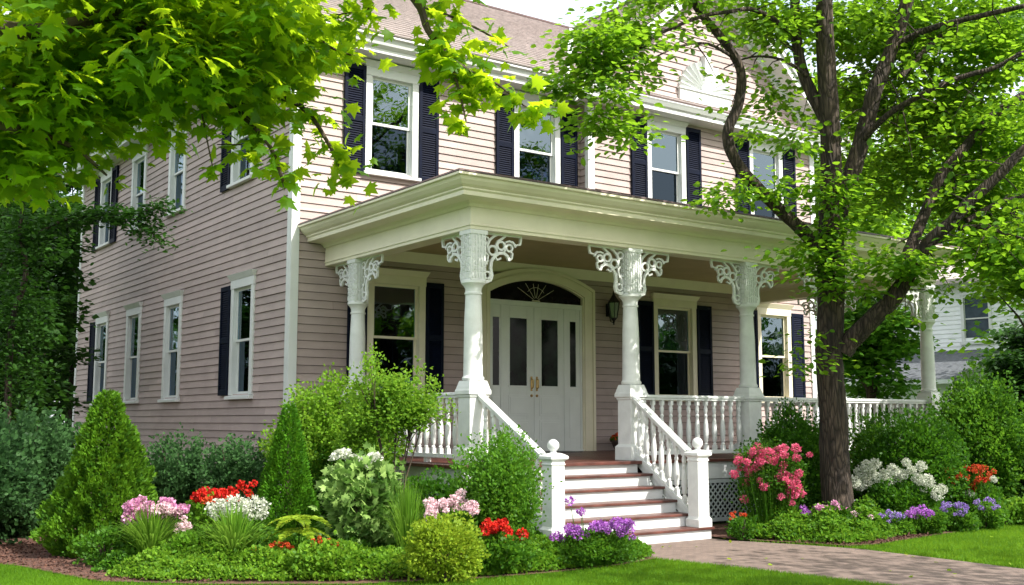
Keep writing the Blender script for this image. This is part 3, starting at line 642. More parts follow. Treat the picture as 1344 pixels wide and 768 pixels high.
# balusters and railings
m = MB(); m.sqlathe(0, 0, [(.030,0),(.030,.09)]); m.lathe(0, 0, [(.024,.09),(.032,.11),(.02,.13),(.034,.16),(.040,.24),(.044,.30),(.038,.42),(.026,.50),(.020,.53),(.030,.55),(.030,.57),(.020,.59),(.032,.64),(.034,.68),(.024,.71),(.030,.73)], 10); m.sqlathe(0, 0, [(.030,.73),(.030,.82)])
_b = m.build('baluster', M['column'], smooth=True); BALM = _b.data; bpy.data.objects.remove(_b)
def railing(p0, p1, posts=0):
    a, b = Vector(p0), Vector(p1); d = b-a; L = math.hypot(d.x, d.y); ang = math.atan2(d.y, d.x)
    m = MB(); m.box(0, L, -.05, .05, .92, .955); m.box(0, L, -.065, .065, .955, .985); m.box(0, L, -.045, .045, .985, 1.0)
    m.box(0, L, -.04, .04, .09, .13); m.box(0, L, -.05, .05, .07, .09)
    k = max(1, round(L/1.2)); 
    for i in range(1, k+1): 
        if i < k: m.box(L*i/k-.04, L*i/k+.04, -.04, .04, 0, .07)
    o = m.build('railing', M['column'], house, bevel=.004); o.location = (a.x-HO[0], a.y-HO[1], PF); o.rotation_euler = (0,0,ang)
    n = int(L/.19); 
    for i in range(n):
        c = bpy.data.objects.new('baluster', BALM); link(c, o); c.location = (L*(i+.5)/n, 0, .115)
for i in (1,2,3): railing((CX[i]+.15, CY), (CX[i+1]-.15, CY))
railing((CX[0], CY+.15), (CX[0], 16.05)); railing((CX[0], 16.35), (CX[0], HY-.03)); railing((CX[4], CY+.15), (CX[4], 14.9)); railing((CX[4], 15.2), (CX[4], HY-.03))

# steps
SX0, SX1 = 8.78, 11.06; nose = [11.05 + .268*i for i in range(6)]
steps = MB(); NW = 11.34
for i in range(6):
    z = .175*(i+1); x0 = 8.52 if i == 0 else SX0-.14; x1 = NW if i == 0 else SX1+.12
    if i < 5: steps.box(x0-.02, x1+.02, nose[i]-.0, nose[i]+.30, z-.035, z)
so = hp(steps, 'tread', M['wood'], bevel=.006)
steps = MB()
for i in range(6):
    z = .175*(i+1); x0 = 8.54 if i == 0 else SX0-.12; x1 = NW-.02 if i == 0 else SX1+.10
    steps.box(x0, x1, nose[i]+.03, nose[i]+.05, z-.175+(.001 if i else -.05), z-.036)
    if i < 5: steps.box(x0, x0+.02, nose[i]+.05, nose[i]+.298, z-.175, z-.036); steps.box(x1-.02, x1, nose[i]+.05, nose[i]+.298, z-.175, z-.036)
ri = hp(steps, 'riser', M['white'], bevel=.003)
for nx, side in ((8.62, -1), (11.19, 1)):
    nb = (nx-HO[0], 11.19-HO[1], 0); m = MB(); m.sqlathe(0, 0, [(.13,.176),(.13,.28),(.115,.30),(.105,.32),(.102,1.08),(.112,1.09),(.112,1.105),(.104,1.11),(.104,1.14),(.14,1.165),(.14,1.20),(.10,1.225),(.06,1.24)])
    nw = m.build('newel_post', M['column'], house, bevel=.004); nw.location = nb
    m = MB(); m.lathe(0, 0, [(.055,1.235),(.04,1.25),(.035,1.265)] + [(.078*math.sin(math.pi*t/10), 1.335-.078*math.cos(math.pi*t/10)) for t in range(1,10)] + [(.005,1.412)], 16)
    m.build('ball_finial', M['column'], nw, smooth=True)
    # sloping rail from the newel to the column pedestal
    A = Vector((nx, 11.19, 1.10)); B = Vector((nx + (CX[0]-nx)*.9 if side < 0 else CX[1]-.07, CY-.15, 2.02 if side > 0 else 2.02)); d = B-A; Ln = math.hypot(d.x, d.y)
    ang = math.atan2(d.y, d.x); sl_ = d.z/Ln; m = MB()
    def slab(z0, z1, hw): m.prism([(0,-hw,z0),(Ln,-hw,z0+d.z),(Ln,hw,z0+d.z),(0,hw,z0)], [(0,-hw,z1),(Ln,-hw,z1+d.z),(Ln,hw,z1+d.z),(0,hw,z1)])
    slab(-.075,-.03,.045); slab(-.03,0,.062); slab(0,.02,.045); slab(-.90,-.80,.045); slab(-1.0,-.902,.03)
    hr = m.build('stair_rail', M['column'], house, bevel=.004); hr.location = (A.x-HO[0], A.y-HO[1], A.z); hr.rotation_euler = (0,0,ang)
    n = 8
    for i in range(n):
        c = bpy.data.objects.new('baluster', BALM); link(c, hr); t = (i+.75)/(n+.4); c.location = (Ln*t, 0, -.815+d.z*t); c.scale = (1,1,.93)

# door with sidelights and segmental fanlight (everything stands on the wall face)
def dl(mb, name, mt, parent=None, **k): return hp(mb, name, mt, None, parent, **k)
DX0, DX1 = 11.47, 14.20; ix0, ix1 = 11.66, 13.92; dc = (ix0+ix1)/2; W = HY-.025
def arc(x0, x1, zs, rise, k=22):
    c = (x0+x1)/2; h = (x1-x0)/2; Rr = (h*h+rise*rise)/(2*rise); return [(x0+(x1-x0)*i/k, zs+rise-Rr+math.sqrt(max(0,Rr*Rr-(x0+(x1-x0)*i/k-c)**2))) for i in range(k+1)]
def ringarc(m, o0, o1, oz, orise, i0, i1, iz, irise, y0, y1):
    A = [(o0,PF)]+arc(o0,o1,oz,orise)+[(o1,PF)]; B = [(i0,PF)]+arc(i0,i1,iz,irise)+[(i1,PF)]
    for (a,b),(c,d) in zip(zip(A[:-1],A[1:]), zip(B[:-1],B[1:])):
        m.quad((a[0],y0,a[1]),(b[0],y0,b[1]),(d[0],y0,d[1]),(c[0],y0,c[1]))
        m.quad((a[0],y0,a[1]),(a[0],y1,a[1]),(b[0],y1,b[1]),(b[0],y0,b[1])); m.quad((c[0],y0,c[1]),(c[0],y1,c[1]),(d[0],y1,d[1]),(d[0],y0,d[1]))
w = MB(); ringarc(w, DX0, DX1, 4.26, .33, ix0, ix1, 4.10, .28, W-.10, W); ringarc(w, DX0+.10, DX1-.10, 4.22, .30, ix0-.03, ix1+.03, 4.12, .28, W-.135, W-.098)
ringarc(w, DX0-.03, DX1+.03, 4.28, .34, DX0+.03, DX1-.03, 4.24, .32, W-.12, W-.098)
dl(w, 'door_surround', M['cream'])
w = MB(); w.box(ix0, ix1, W-.045, W, PF, 3.93); w.box(ix0, ix1, W-.075, W-.045, 3.86, 3.95); w.box(ix0, ix1, W-.09, W-.075, 3.93, 3.96)
for x in (11.66, 11.93, 13.46, 13.87): w.box(x, x+.05, W-.07, W-.045, PF, 3.86)
w.box(ix0, ix1, W-.10, W-.03, PF-.0, PF+.03); dl(w, 'door_frame', M['doorpaint'], bevel=.003)
w = MB(); w.extrude([(ix0,3.96)]+arc(ix0,ix1,4.10,.28)+[(ix1,3.96)], W-.03, W); fl = dl(w, 'fanlight', M['leadglass'])
w = MB()
for a in (28, 55, 80, 100, 125, 152):
    r = .22 if a in (80,100) else .20; r1 = min(.36/max(.35,math.sin(R(a))), .50)
    w.tube([(dc+.07*math.cos(R(a)), W-.034, 3.99+.05*math.sin(R(a))), (dc+r1*math.cos(R(a)), W-.034, 3.99+min(.33, r1*math.sin(R(a))))], .0045, 5)
w.tube([(dc+.26*math.cos(R(a)), W-.034, 3.99+.26*math.sin(R(a))) for a in range(40,141,10)], .0035, 5); w.tube([(dc-.09,W-.034,3.985),(dc+.09,W-.034,3.985)], .012, 6)
dl(w, 'sunray_muntin', M['cream'], fl)
for s, x0, x1 in ((-1, 11.985, 12.715), (1, 12.725, 13.455)):
    D = MB(); y = W-.062; gl0, gl1 = x0+.15, x1-.17
    if s > 0: gl0, gl1 = x0+.17, x1-.15
    D.box(x0, gl0, y, W-.046, PF+.035, 3.85); D.box(gl1, x1, y, W-.046, PF+.035, 3.85); D.box(gl0, gl1, y, W-.046, 3.62, 3.85); D.box(gl0, gl1, y, W-.046, PF+.035, 2.32)
    for zz0, zz1 in ((1.22,1.66),(1.74,2.14)):       # raised panels
        D.box(x0+.12, x1-.12, y-.008, y, zz0, zz1); D.box(x0+.16, x1-.16, y-.016, y-.008, zz0+.04, zz1-.04)
    D.box(gl0-.03, gl0, y-.012, y, 2.29, 3.65); D.box(gl1, gl1+.03, y-.012, y, 2.29, 3.65); D.box(gl0, gl1, y-.012, y, 3.62, 3.65); D.box(gl0, gl1, y-.012, y, 2.29, 2.32)
    door = dl(D, 'front_door', M['doorpaint'], bevel=.003)
    g = MB(); g.box(gl0, gl1, W-.056, W-.05, 2.32, 3.62); dl(g, 'pane', M['doorglass'], door)
    hx = 12.72 + s*.065; g = MB(); g.box(hx-.02, hx+.02, y-.01, y, 2.22, 2.50); g.tube([(hx,y-.01,2.26),(hx,y-.06,2.29),(hx,y-.065,2.36),(hx,y-.06,2.43),(hx,y-.01,2.46)], .012, 8)
    dl(g, 'door_handle', M['brass'], door, smooth=True)
    g = MB(); g.lathe(0, 0, [(.028,0),(.028,.012),(.015,.014),(.012,.03)], 14); g.move(Matrix.Translation((hx, y, 2.13)) @ Matrix.Rotation(R(90), 4, 'X')); dl(g, 'deadbolt', M['brass'], door)
for x0, x1 in ((11.72,11.92),(13.52,13.86)):
    g = MB(); a, b = (x0+x1)/2-.075, (x0+x1)/2+.075; y = W-.062
    g.box(x0-.005, a, y, W-.046, PF+.035, 3.855); g.box(b, x1+.005, y, W-.046, PF+.035, 3.855); g.box(a, b, y, W-.046, 3.62, 3.855); g.box(a, b, y, W-.046, PF+.035, 2.32); g.box(a-.02, b+.02, y-.01, y, 1.3, 2.1)
    sdl = dl(g, 'sidelight', M['doorpaint'], bevel=.003); g = MB(); g.box(a, b, W-.056, W-.05, 2.32, 3.62); dl(g, 'pane', M['leadglass'], sdl)
w = MB(); w.box(12.0, 13.4, W-.7, W-.14, PF+.001, PF+.014); tag(w.build('doormat', M['black']), 'thin black doormat lying before the white double front doors', 'doormat')

# wall lantern by the door
lx, ly, lz = 14.66, HY-.03, 3.9
lan = empty('wall_lantern', (lx, ly, lz-.35), 'black six sided iron lantern on the porch wall right of the front doors', 'lantern')
def lp(mb, n, mt, **k): return mb.build(n, mt, lan, off=(lx, ly, lz-.35), **k)
w = MB(); w.box(lx-.05, lx+.05, ly-.03, ly, lz-.12, lz+.14); w.tube([(lx,ly-.02,lz+.02),(lx,ly-.09,lz-.22),(lx,ly-.17,lz-.26),(lx,ly-.18,lz-.20)], .012, 6); lp(w, 'wall_bracket', M['black'])
w = MB(); c = (lx, ly-.19); w.lathe(*c, [(.02,lz-.22),(.05,lz-.20),(.07,lz-.17),(.075,lz-.16)], 6); w.lathe(*c, [(.135,lz+.15),(.13,lz+.17),(.07,lz+.25),(.04,lz+.30),(.02,lz+.33),(.025,lz+.35),(.005,lz+.40)], 6); w.lathe(*c, [(.02,lz-.30),(.015,lz-.26),(.03,lz-.24),(.02,lz-.22)], 6)
for i in range(6):
    a = R(60*i); w.tube([(c[0]+.075*math.cos(a), c[1]+.075*math.sin(a), lz-.16), (c[0]+.125*math.cos(a), c[1]+.125*math.sin(a), lz+.15)], .009, 5)
lp(w, 'cage', M['black'])
w = MB(); w.lathe(*c, [(.068,lz-.155),(.115,lz+.145)], 6); lp(w, 'lamp_glass', M['lampglass'])

# planter on the porch
px_, py_ = 14.75, 16.75
pl = empty('porch_planter', (px_, py_, PF), 'low dark planter of rusty flowers standing on the porch floor beside the doors', 'planter')
w = MB(); w.lathe(0, 0, [(.20,.0),(.25,.05),(.30,.17),(.32,.18),(.32,.21),(.28,.21),(.26,.17)], 20); w.build('bowl', M['terracotta'], pl, smooth=True)
u_ = unit(900); u_[:,2] = np.abs(u_[:,2]); leaves('foliage', u_*[.28,.28,.10]+[0,0,.2], u_+[0,0,.6], .055, 'oval', LM['mid'], pl)
u_ = unit(160); u_[:,2] = np.abs(u_[:,2]); leaves('flowers', u_*[.29,.29,.13]+[0,0,.21], u_+[0,0,.5], .05, 'petal', LM['orange'], pl)
# ---------------------------------------------------------------- trees
def cloud(blobs, crad, per, flat=.45, droop=.3):
    """leaf positions in clumps: blob = (px, py, depth, rx px, ry px, depth radius m, clumps)"""
    Ps, Ds, Rs = [], [], []
    for px, py, d, rx, ry, rd, nc in blobs:
        u = unit(nc) * (RNG.random((nc,1)) ** (1/2.4))
        for a, b, c in u:
            q = np.array(at(px + a*rx, py + b*ry, d + c*rd))
            n = max(4, int(per * RNG.uniform(.5, 1.4))); s = crad * RNG.uniform(.6, 1.3)
            g = RNG.normal(size=(n,3)) * [s, s, s*flat]
            Ps.append(q + g); dd = g/s + RNG.normal(size=(n,3))*.6; dd[:,2] = dd[:,2]*.4 - droop; Ds.append(dd)
            Rs.append(np.clip(RNG.normal(.5, .22, n) + RNG.normal(0, .18), 0, 1))
    return np.concatenate(Ps), np.concatenate(Ds), np.concatenate(Rs)
UPV = np.array([0,0,1.])
def pl3(pts, d=None):
    return [at(*p) if len(p) == 3 else at(p[0], p[1], d) for p in pts]
def smooth(pts, n=4):
    P = [Vector(p) for p in pts]; out = []
    for i in range(len(P)-1):
        p0, p1, p2, p3 = P[max(i-1,0)], P[i], P[i+1], P[min(i+2,len(P)-1)]
        for k in range(n):
            t = k/n; out.append(.5*((2*p1)+(-p0+p2)*t+(2*p0-5*p1+4*p2-p3)*t*t+(-p0+3*p1-3*p2+p3)*t**3))
    out.append(P[-1]); return out
def limb(m, pts, r0, r1, d=None, seg=9, wob=.12, n=4):
    P = smooth(pl3(pts, d), n); k = len(P)
    m.tube(P, [r0 + (r1-r0)*(i/(k-1))**.8 for i in range(k)], seg, wob); return P
def twigs(P, count, L, r, m, bend=.3):
    """side twigs leaving a limb; returns their tips"""
    tips = []
    for i in range(count):
        j = random.randrange(len(P)//4, len(P)); p = P[j]; d = Vector(RNG.normal(size=3)); d.z = d.z*.4 - bend; d.normalize()
        l = L*random.uniform(.5,1.3); q = p + d*l*.5 + Vector((0,0,.05)); e = p + d*l
        m.tube([p, q, e], [r, r*.7, r*.3], 4); tips.append(e)
    return tips

# ---- the big tree in the right bed
TD = 16.4; tb = on_ground(1097, TD)
tree = empty('shade_tree', tb, 'tall branching tree with dark rough trunk in the flower bed right of the steps', 'tree')
m = MB(); base = [Vector((tb.x, tb.y, -.1)), Vector((tb.x, tb.y, .12)), Vector((tb.x-.02, tb.y, .5))]
tr = [at(1095,600,TD), at(1094,550,TD), at(1090,500,TD), at(1088,460,TD), at(1090,420,TD), at(1091,370,TD), at(1090,330,TD), at(1090,290,TD), at(1091,240,TD), at(1090,180,TD), at(1086,110,TD), at(1083,50,TD), at(1081,-20,TD), at(1078,-120,TD), at(1085,-230,TD)]
P = smooth(base + tr, 3); rr = np.interp(np.linspace(0,1,len(P)), [0,.05,.11,.3,.42,.5,.56,.68,.8,.9,1], [.36,.28,.225,.20,.195,.205,.19,.155,.135,.115,.05]); m.tube(P, rr, 16, .10)
LIMBS = [
 ([(1106,462,TD),(1118,446,TD-.05),(1146,418,TD-.2),(1175,389,TD-.3),(1193,358,TD-.4),(1211,330,TD-.5),(1226,311,TD-.6),(1250,291,TD-.7),(1275,262,TD-.8),(1304,237,TD-.9),(1344,196,TD-1),(1400,150,TD-1.1),(1460,90,TD-1.2)], .165, .05),
 ([(1186,368,TD-.35),(1190,340,TD-.3),(1199,316,TD-.2),(1217,273,TD),(1235,231,TD+.1),(1261,200,TD+.2),(1297,158,TD+.3),(1344,124,TD+.4),(1400,90,TD+.5)], .10, .06),
 ([(1080,345,TD),(1060,310,TD-.05),(1020,272,TD-.2),(985,237,TD-.3),(962,205,TD-.35),(955,172,TD-.35),(968,140,TD-.35),(973,98,TD-.4),(960,68,TD-.45),(940,42,TD-.5),(915,10,TD-.6),(900,-30,TD-.7)], .11, .055),
 ([(1090,200,TD),(1083,158,TD+.05),(1068,128,TD+.1),(1055,99,TD+.2),(1047,65,TD+.25),(1044,32,TD+.3),(1043,-20,TD+.3),(1040,-90,TD+.2)], .11, .07),
 ([(1093,330,TD),(1104,265,TD+.05),(1120,222,TD+.1),(1138,160,TD+.2),(1148,120,TD+.2),(1164,80,TD+.3),(1183,28,TD+.3),(1196,-20,TD+.3),(1215,-90,TD+.2)], .15, .09),
 ([(1132,185,TD+.1),(1164,152,TD-.2),(1205,127,TD-.5),(1257,103,TD-.8),(1306,89,TD-1),(1344,69,TD-1.1),(1400,50,TD-1.2)], .05, .03),
 ([(1182,100,TD+.3),(1229,52,TD+.8),(1270,20,TD+1.2)], .05, .03),
 ([(1178,58,TD+.3),(1215,40,TD),(1257,28,TD-.3),(1344,8,TD-.8)], .06, .035),
 ([(1047,55,TD+.25),(1035,40,TD),(1010,22,TD-.3),(985,12,TD-.5),(960,15,TD-.8),(920,22,TD-1),(870,42,TD-1.2)], .05, .022),
 ([(870,42,TD-1.2),(843,60,TD-1.4),(832,78,TD-1.5),(823,105,TD-1.6),(818,130,TD-1.7)], .02, .008),
 ([(818,120,TD-1.7),(807,138,TD-1.7),(798,156,TD-1.8),(785,168,TD-1.8),(774,180,TD-1.9)], .012, .004),
 ([(1258,300,TD-.7),(1290,298,TD-.9),(1326,309,TD-1),(1370,320,TD-1.2)], .04, .015),
 ([(1268,290,TD-.7),(1290,277,TD-.6),(1315,264,TD-.5),(1360,255,TD-.4)], .045, .02),
 ([(1060,100,TD+.1),(1025,78,TD),(985,75,TD),(950,90,TD)], .03, .01),
 ([(962,75,TD-.4),(930,58,TD-.8),(895,60,TD-1.2),(860,75,TD-1.5)], .03, .01),
 ([(1085,-60,TD),(1040,-130,TD-1),(960,-180,TD-2)], .06, .02), ([(1085,-60,TD),(1180,-160,TD+1),(1300,-200,TD+1)], .06, .02),
]
tips = []
for pts, r0, r1 in LIMBS:
    Pm = limb(m, pts, r0, r1); left_ = pts[len(pts)//2][0] < 1000; tips += twigs(Pm, 3 if left_ else 6 + int(len(pts)*1.2), .5 if left_ else .9, .012, m)
m.build('trunk', M['bark'], tree, off=tb, smooth=True)
B = [(1025,40,TD+.8,40,34,1.2,9),(1060,15,TD+1,80,34,1.6,18),(1020,125,TD+.5,22,30,.6,4),(1045,185,TD-.3,20,34,.4,3),(870,-10,TD-.6,60,16,1.2,6),(815,48,TD-1.2,34,32,.8,13),(792,92,TD-1.7,36,30,.7,10),(745,115,TD-1.9,16,16,.4,3),(800,150,TD-1.8,26,26,.5,6),(828,172,TD-1.8,12,14,.3,1),(842,104,TD-1.3,12,8,.3,1),(780,60,TD-1.7,20,18,.5,4),
 (965,2,TD-.2,50,14,1.2,5),(1150,30,TD+2,90,50,1.6,44),(1250,50,TD+2,105,66,2.0,68),(1320,50,TD+1.5,55,70,1.6,38),(1200,150,TD+2.2,85,62,1.6,50),(1290,165,TD+1.5,70,66,1.6,52),(1170,240,TD+2,44,44,1.1,22),(1305,255,TD+.8,60,42,1.1,32),(1330,325,TD-.4,42,40,.9,20),(1255,245,TD+1.5,44,44,1.0,18),
 (1285,328,TD+.4,46,22,.8,8),(1130,120,TD+1.8,34,56,.9,10),(1110,200,TD+.9,22,50,.4,7),(1092,270,TD-.3,28,40,.3,9),(1082,335,TD-.3,24,26,.3,7),(1048,355,TD-.3,30,22,.4,3),(1108,385,TD-.35,18,26,.3,3),(1165,325,TD-.3,16,22,.3,1),(1180,350,TD-.6,22,16,.25,4),(1200,362,TD-.6,14,12,.25,3),
 (970,245,TD-.4,26,28,.4,3),(1012,255,TD-.4,18,22,.3,2),(932,268,TD-.5,12,10,.2,1),(990,175,TD-.4,8,30,.3,1),(1060,445,TD-.3,6,10,.1,1),(1056,482,TD-.3,6,10,.1,1),
 (1080,-110,TD+.5,260,80,3,40),(1300,-100,TD+1,160,90,3,26),(920,-90,TD-.5,120,60,2,12),(1430,150,TD+.5,80,200,2,26)]
P_, D_, R_ = cloud(B, .24, 84, .36)
tp = np.array([tuple(t) for t in tips]); rep = np.repeat(tp, 22, 0) + RNG.normal(size=(len(tp)*22,3))*[.2,.2,.1]
P_ = np.concatenate([P_, rep]); D_ = np.concatenate([D_, unit(len(rep))*[1,1,.4]-[0,0,.2]]); R_ = np.concatenate([R_, RNG.random(len(rep))])
leaves('crown', P_, D_, .108, 'oval', LM['crown'], tree, off=tb, rnd=R_, up=UPV, width=1.15)

# ---- near maple at the left: trunk outside the picture, boughs hanging into it
mb0 = Vector((-1.2, 5.2, 0)); maple = empty('maple_tree', mb0, 'broad leaved maple whose backlit boughs hang across the upper left of the house', 'tree')
m = MB(); m.tube(smooth([mb0+Vector((0,0,-.1)), mb0+Vector((0,0,1)), mb0+Vector((.1,0,2.4)), mb0+Vector((.3,.1,3.6)), mb0+Vector((.3,.2,5.2)), mb0+Vector((.4,.2,7))], 3), np.linspace(.33,.12,16), 14, .12)
lead = mb0+Vector((.2,.1,3.3))
def bough(pts, r0, r1, start=None):
    P = ([start] if start is not None else []) + pl3(pts); P = smooth(P, 5); k = len(P)
    m.tube(P, [r0+(r1-r0)*i/(k-1) for i in range(k)], 7, .1); return P
MBR = []
MBR.append(bough([(-60,30,5.0),(60,40,5.2),(160,20,5.4),(230,80,5.6),(300,135,5.7),(350,185,5.6),(372,238,5.5)], .05, .006, lead))
MBR.append(bough([(-40,150,5.0),(20,170,5.2),(90,190,5.4),(140,230,5.6)], .04, .006, lead))
MBR.append(bough([(120,-120,5.3),(150,-10,5.6),(180,40,5.8),(240,80,6.0),(330,115,6.0),(395,140,5.9),(432,190,5.8),(456,242,5.7)], .04, .006, lead+Vector((0,0,1.2))))
MBR.append(bough([(300,-140,5.2),(480,-60,5.3),(545,0,5.4),(562,40,5.4),(585,72,5.4),(600,110,5.4),(612,160,5.35)], .035, .004, lead+Vector((.1,0,1.8))))
MBR.append(bough([(585,72,5.4),(620,95,5.4),(655,112,5.4),(690,140,5.35),(728,152,5.3)], .009, .003))
MBR.append(bough([(545,5,5.4),(600,25,5.5),(640,45,5.5),(668,62,5.5)], .009, .003))
MBR.append(bough([(200,-60,5.6),(300,-20,5.8),(380,20,5.9),(430,60,5.9),(470,75,5.8)], .02, .004))
MBR.append(bough([(250,60,5.6),(290,100,5.7),(345,180,5.7),(285,190,5.7)], .01, .003))
MBR.append(bough([(420,-40,5.6),(490,5,5.6),(440,20,5.6)], .01, .003))
MBR.append(bough([(60,40,5.2),(20,110,5.3),(10,200,5.4),(10,260,5.5)], .015, .004))
MBR.append(bough([(350,185,5.6),(362,215,5.55),(374,250,5.5)], .006, .002)); MBR.append(bough([(265,150,5.6),(276,205,5.6),(280,222,5.6)], .005, .002))
B = [(60,40,5.6,100,60,.9,24),(190,30,5.7,110,50,.9,26),(310,30,5.9,80,42,.8,20),(30,122,5.5,60,38,.7,16),(140,84,5.6,90,42,.7,24),(250,64,5.8,80,38,.7,20),(335,80,5.9,40,34,.6,8),(10,210,5.5,30,34,.4,8),(385,40,5.9,26,36,.4,6),(60,178,5.5,44,22,.4,6),(190,146,5.6,60,22,.4,6),(290,120,5.7,50,18,.4,5),
 (90,20,6.6,120,50,.6,18),(270,10,6.8,110,50,.6,16),(80,110,6.6,110,40,.6,14),(-120,80,5.6,90,150,1,20),(150,-90,5.6,250,60,1.2,34),(400,-90,5.6,120,40,.8,9),(600,-90,5.5,120,30,.6,5),(-160,-120,5.6,120,120,1,20)]
hi = []  # unseen high leaf clumps, added to shade the wood at the left
for _ in range(44):
    u = unit(1)[0]*RNG.random()**.4; hi.append((4.3+u[0]*3.2, 11+u[1]*4.2, 11+u[2]*1.8))
P_, D_, R_ = cloud(B, .155, 46, .5, .6)
def along(path, n, spread, t0=.3):
    k = len(path); idx = (RNG.uniform(t0,1,n)*(k-1)).astype(int); q = np.array([tuple(path[i]) for i in idx]); return q + RNG.normal(size=(n,3))*spread
ad = [along(MBR[0],110,.085,.6), along(MBR[2],150,.07,.62), along(MBR[3],125,.055,.6), along(MBR[4],100,.045,.1), along(MBR[5],50,.05,.1), along(MBR[6],70,.08,.4), along(MBR[7],24,.05), along(MBR[8],50,.06,.5), along(MBR[9],50,.1), along(MBR[10],26,.04,.2), along(MBR[11],8,.02,.92), along(MBR[1],50,.09,.5)]
ad = np.concatenate(ad); P_ = np.concatenate([P_, ad]); g = RNG.normal(size=(len(ad),3)); g[:,2] = g[:,2]*.3-.6; D_ = np.concatenate([D_, g]); R_ = np.concatenate([R_, np.clip(RNG.normal(.65,.25,len(ad)),0,1)])
k = 70; hh = np.repeat(np.array(hi),k,0)+RNG.normal(size=(44*k,3))*[.55,.55,.25]; P_ = np.concatenate([P_,hh]); g = unit(len(hh))*[1,1,.4]-[0,0,.3]; D_ = np.concatenate([D_,g]); R_ = np.concatenate([R_,RNG.random(len(hh))]); SZ = np.full(len(P_), .08)*RNG.uniform(.75,1.2,len(P_)); SZ[-len(hh):] = .22
for q in hi[::5]: m.tube([mb0+Vector((.4,.2,7)), (mb0+Vector((.4,.2,7))).lerp(Vector(q),.5)+Vector((0,0,.4)), Vector(q)], [.07,.05,.02], 6)
leaves('crown', P_, D_, SZ, 'maple', LM['maple'], maple, off=mb0, rnd=R_, up=UPV)
m.build('trunk', M['twig'], maple, off=mb0, smooth=True)

# ---- generic background tree
def bg_tree(name, px, d, hpx_top, wpx, mt, label, n=5000, leaf=.2, group=None, trunk_r=.16, cat='tree', low=None, lean=0, clumps=46, base=None, group_label=None):
    b = base or on_ground(px, d); topz = hz(hpx_top, d); W = wpx*d/1436/2; z0 = low if low is not None else topz*.15
    t = empty(name, b, label, cat, group); mm = MB(); h = topz
    S = smooth([b+Vector((0,0,-.1)), b+Vector((.1,0,h*.3)), b+Vector((lean*.5,.1,h*.6)), b+Vector((lean,0,h*.93))], 4); mm.tube(S, np.linspace(trunk_r, trunk_r*.15, len(S)), 9, .15)
    c = []
    for i in range(clumps):
        u = unit(1)[0] * RNG.random()**.45; z = z0 + (topz-z0)*(.5+.5*u[2]); q = np.array([b.x + lean*z/topz + u[0]*W, b.y + u[1]*W, z]); c.append(q)
        if i % 3 == 0:
            j = S[min(len(S)-1, max(2, int(len(S)*min(.9, (z/topz)*.8))))]; mm.tube([j, (j+Vector(q))/2+Vector((0,0,.12)), Vector(q)], [trunk_r*.35, trunk_r*.2, trunk_r*.08], 5)
    mm.build('trunk', M['bark'], t, off=b, smooth=True)
    c = np.array(c); s = W*.24; k = n//clumps; g = RNG.normal(size=(clumps,k,3))*[s,s,s*.42]; PP_ = (c[:,None,:]+g).reshape(-1,3); DD = g.reshape(-1,3)/s + RNG.normal(size=(clumps*k,3))*.5; DD[:,2] = DD[:,2]*.4-.3
    rn = np.clip(RNG.normal(.5,.2,clumps*k)+np.repeat(RNG.normal(0,.18,clumps),k),0,1)
    leaves('crown', PP_, DD, leaf, 'diamond', mt, t, off=b, rnd=rn, up=UPV, width=1.5); return t
WOOD = 'trees standing in the shady wood left of the house'
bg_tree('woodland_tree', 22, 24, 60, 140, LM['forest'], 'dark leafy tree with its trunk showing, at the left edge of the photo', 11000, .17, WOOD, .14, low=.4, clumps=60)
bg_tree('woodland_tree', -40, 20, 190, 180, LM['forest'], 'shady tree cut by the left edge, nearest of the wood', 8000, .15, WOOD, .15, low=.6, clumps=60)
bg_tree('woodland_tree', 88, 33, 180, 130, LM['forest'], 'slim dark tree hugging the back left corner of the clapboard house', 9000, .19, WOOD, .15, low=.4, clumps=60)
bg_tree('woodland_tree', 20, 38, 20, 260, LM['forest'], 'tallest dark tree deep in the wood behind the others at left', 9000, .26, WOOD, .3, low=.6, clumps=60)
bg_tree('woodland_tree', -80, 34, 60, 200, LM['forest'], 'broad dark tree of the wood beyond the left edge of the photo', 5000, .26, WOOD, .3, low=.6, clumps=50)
# low bough reaching across the side wall
o = empty('young_maple', on_ground(25, 17.2), 'young tree whose thin level bough reaches over the side wall at upper window height', 'tree'); ob = Vector(o.location); mm = MB()
q0 = at(25,380,17.2); mm.tube(smooth([ob+Vector((.1,0,-.1)), ob+Vector((-.12,.05,1)), at(14,440,17.2), at(34,360,17.25), at(26,300,17.3), at(40,230,17.4)],3), np.linspace(.075,.02,16), 8, .2)
pa = smooth(pl3([(30,320,17.3),(70,295,17.2),(110,283,17.2),(150,285,17.1),(185,292,17.0),(212,322,17.0)]),4); mm.tube(pa, np.linspace(.03,.006,len(pa)), 6)
pb = smooth(pl3([(110,283,17.2),(160,280,17.1),(200,275,17.0),(224,268,17.0)]),4); mm.tube(pb, np.linspace(.015,.004,len(pb)), 5); mm.build('trunk', M['bark'], o, off=ob)
ad = np.concatenate([along(pa, 1500, np.array([.16,.16,.09]), 0), along(pb, 500, np.array([.12,.12,.05]), 0), along(smooth(pl3([(10,500,17.1),(14,440,17.1),(30,380,17.2),(30,300,17.3),(25,240,17.4)]),3), 3600, np.array([.30,.30,.3]), 0)])
g = RNG.normal(size=(len(ad),3)); g[:,2] = g[:,2]*.3-.2; leaves('crown', ad, g, .085, 'oval', LM['forest'], o, off=ob, up=UPV)

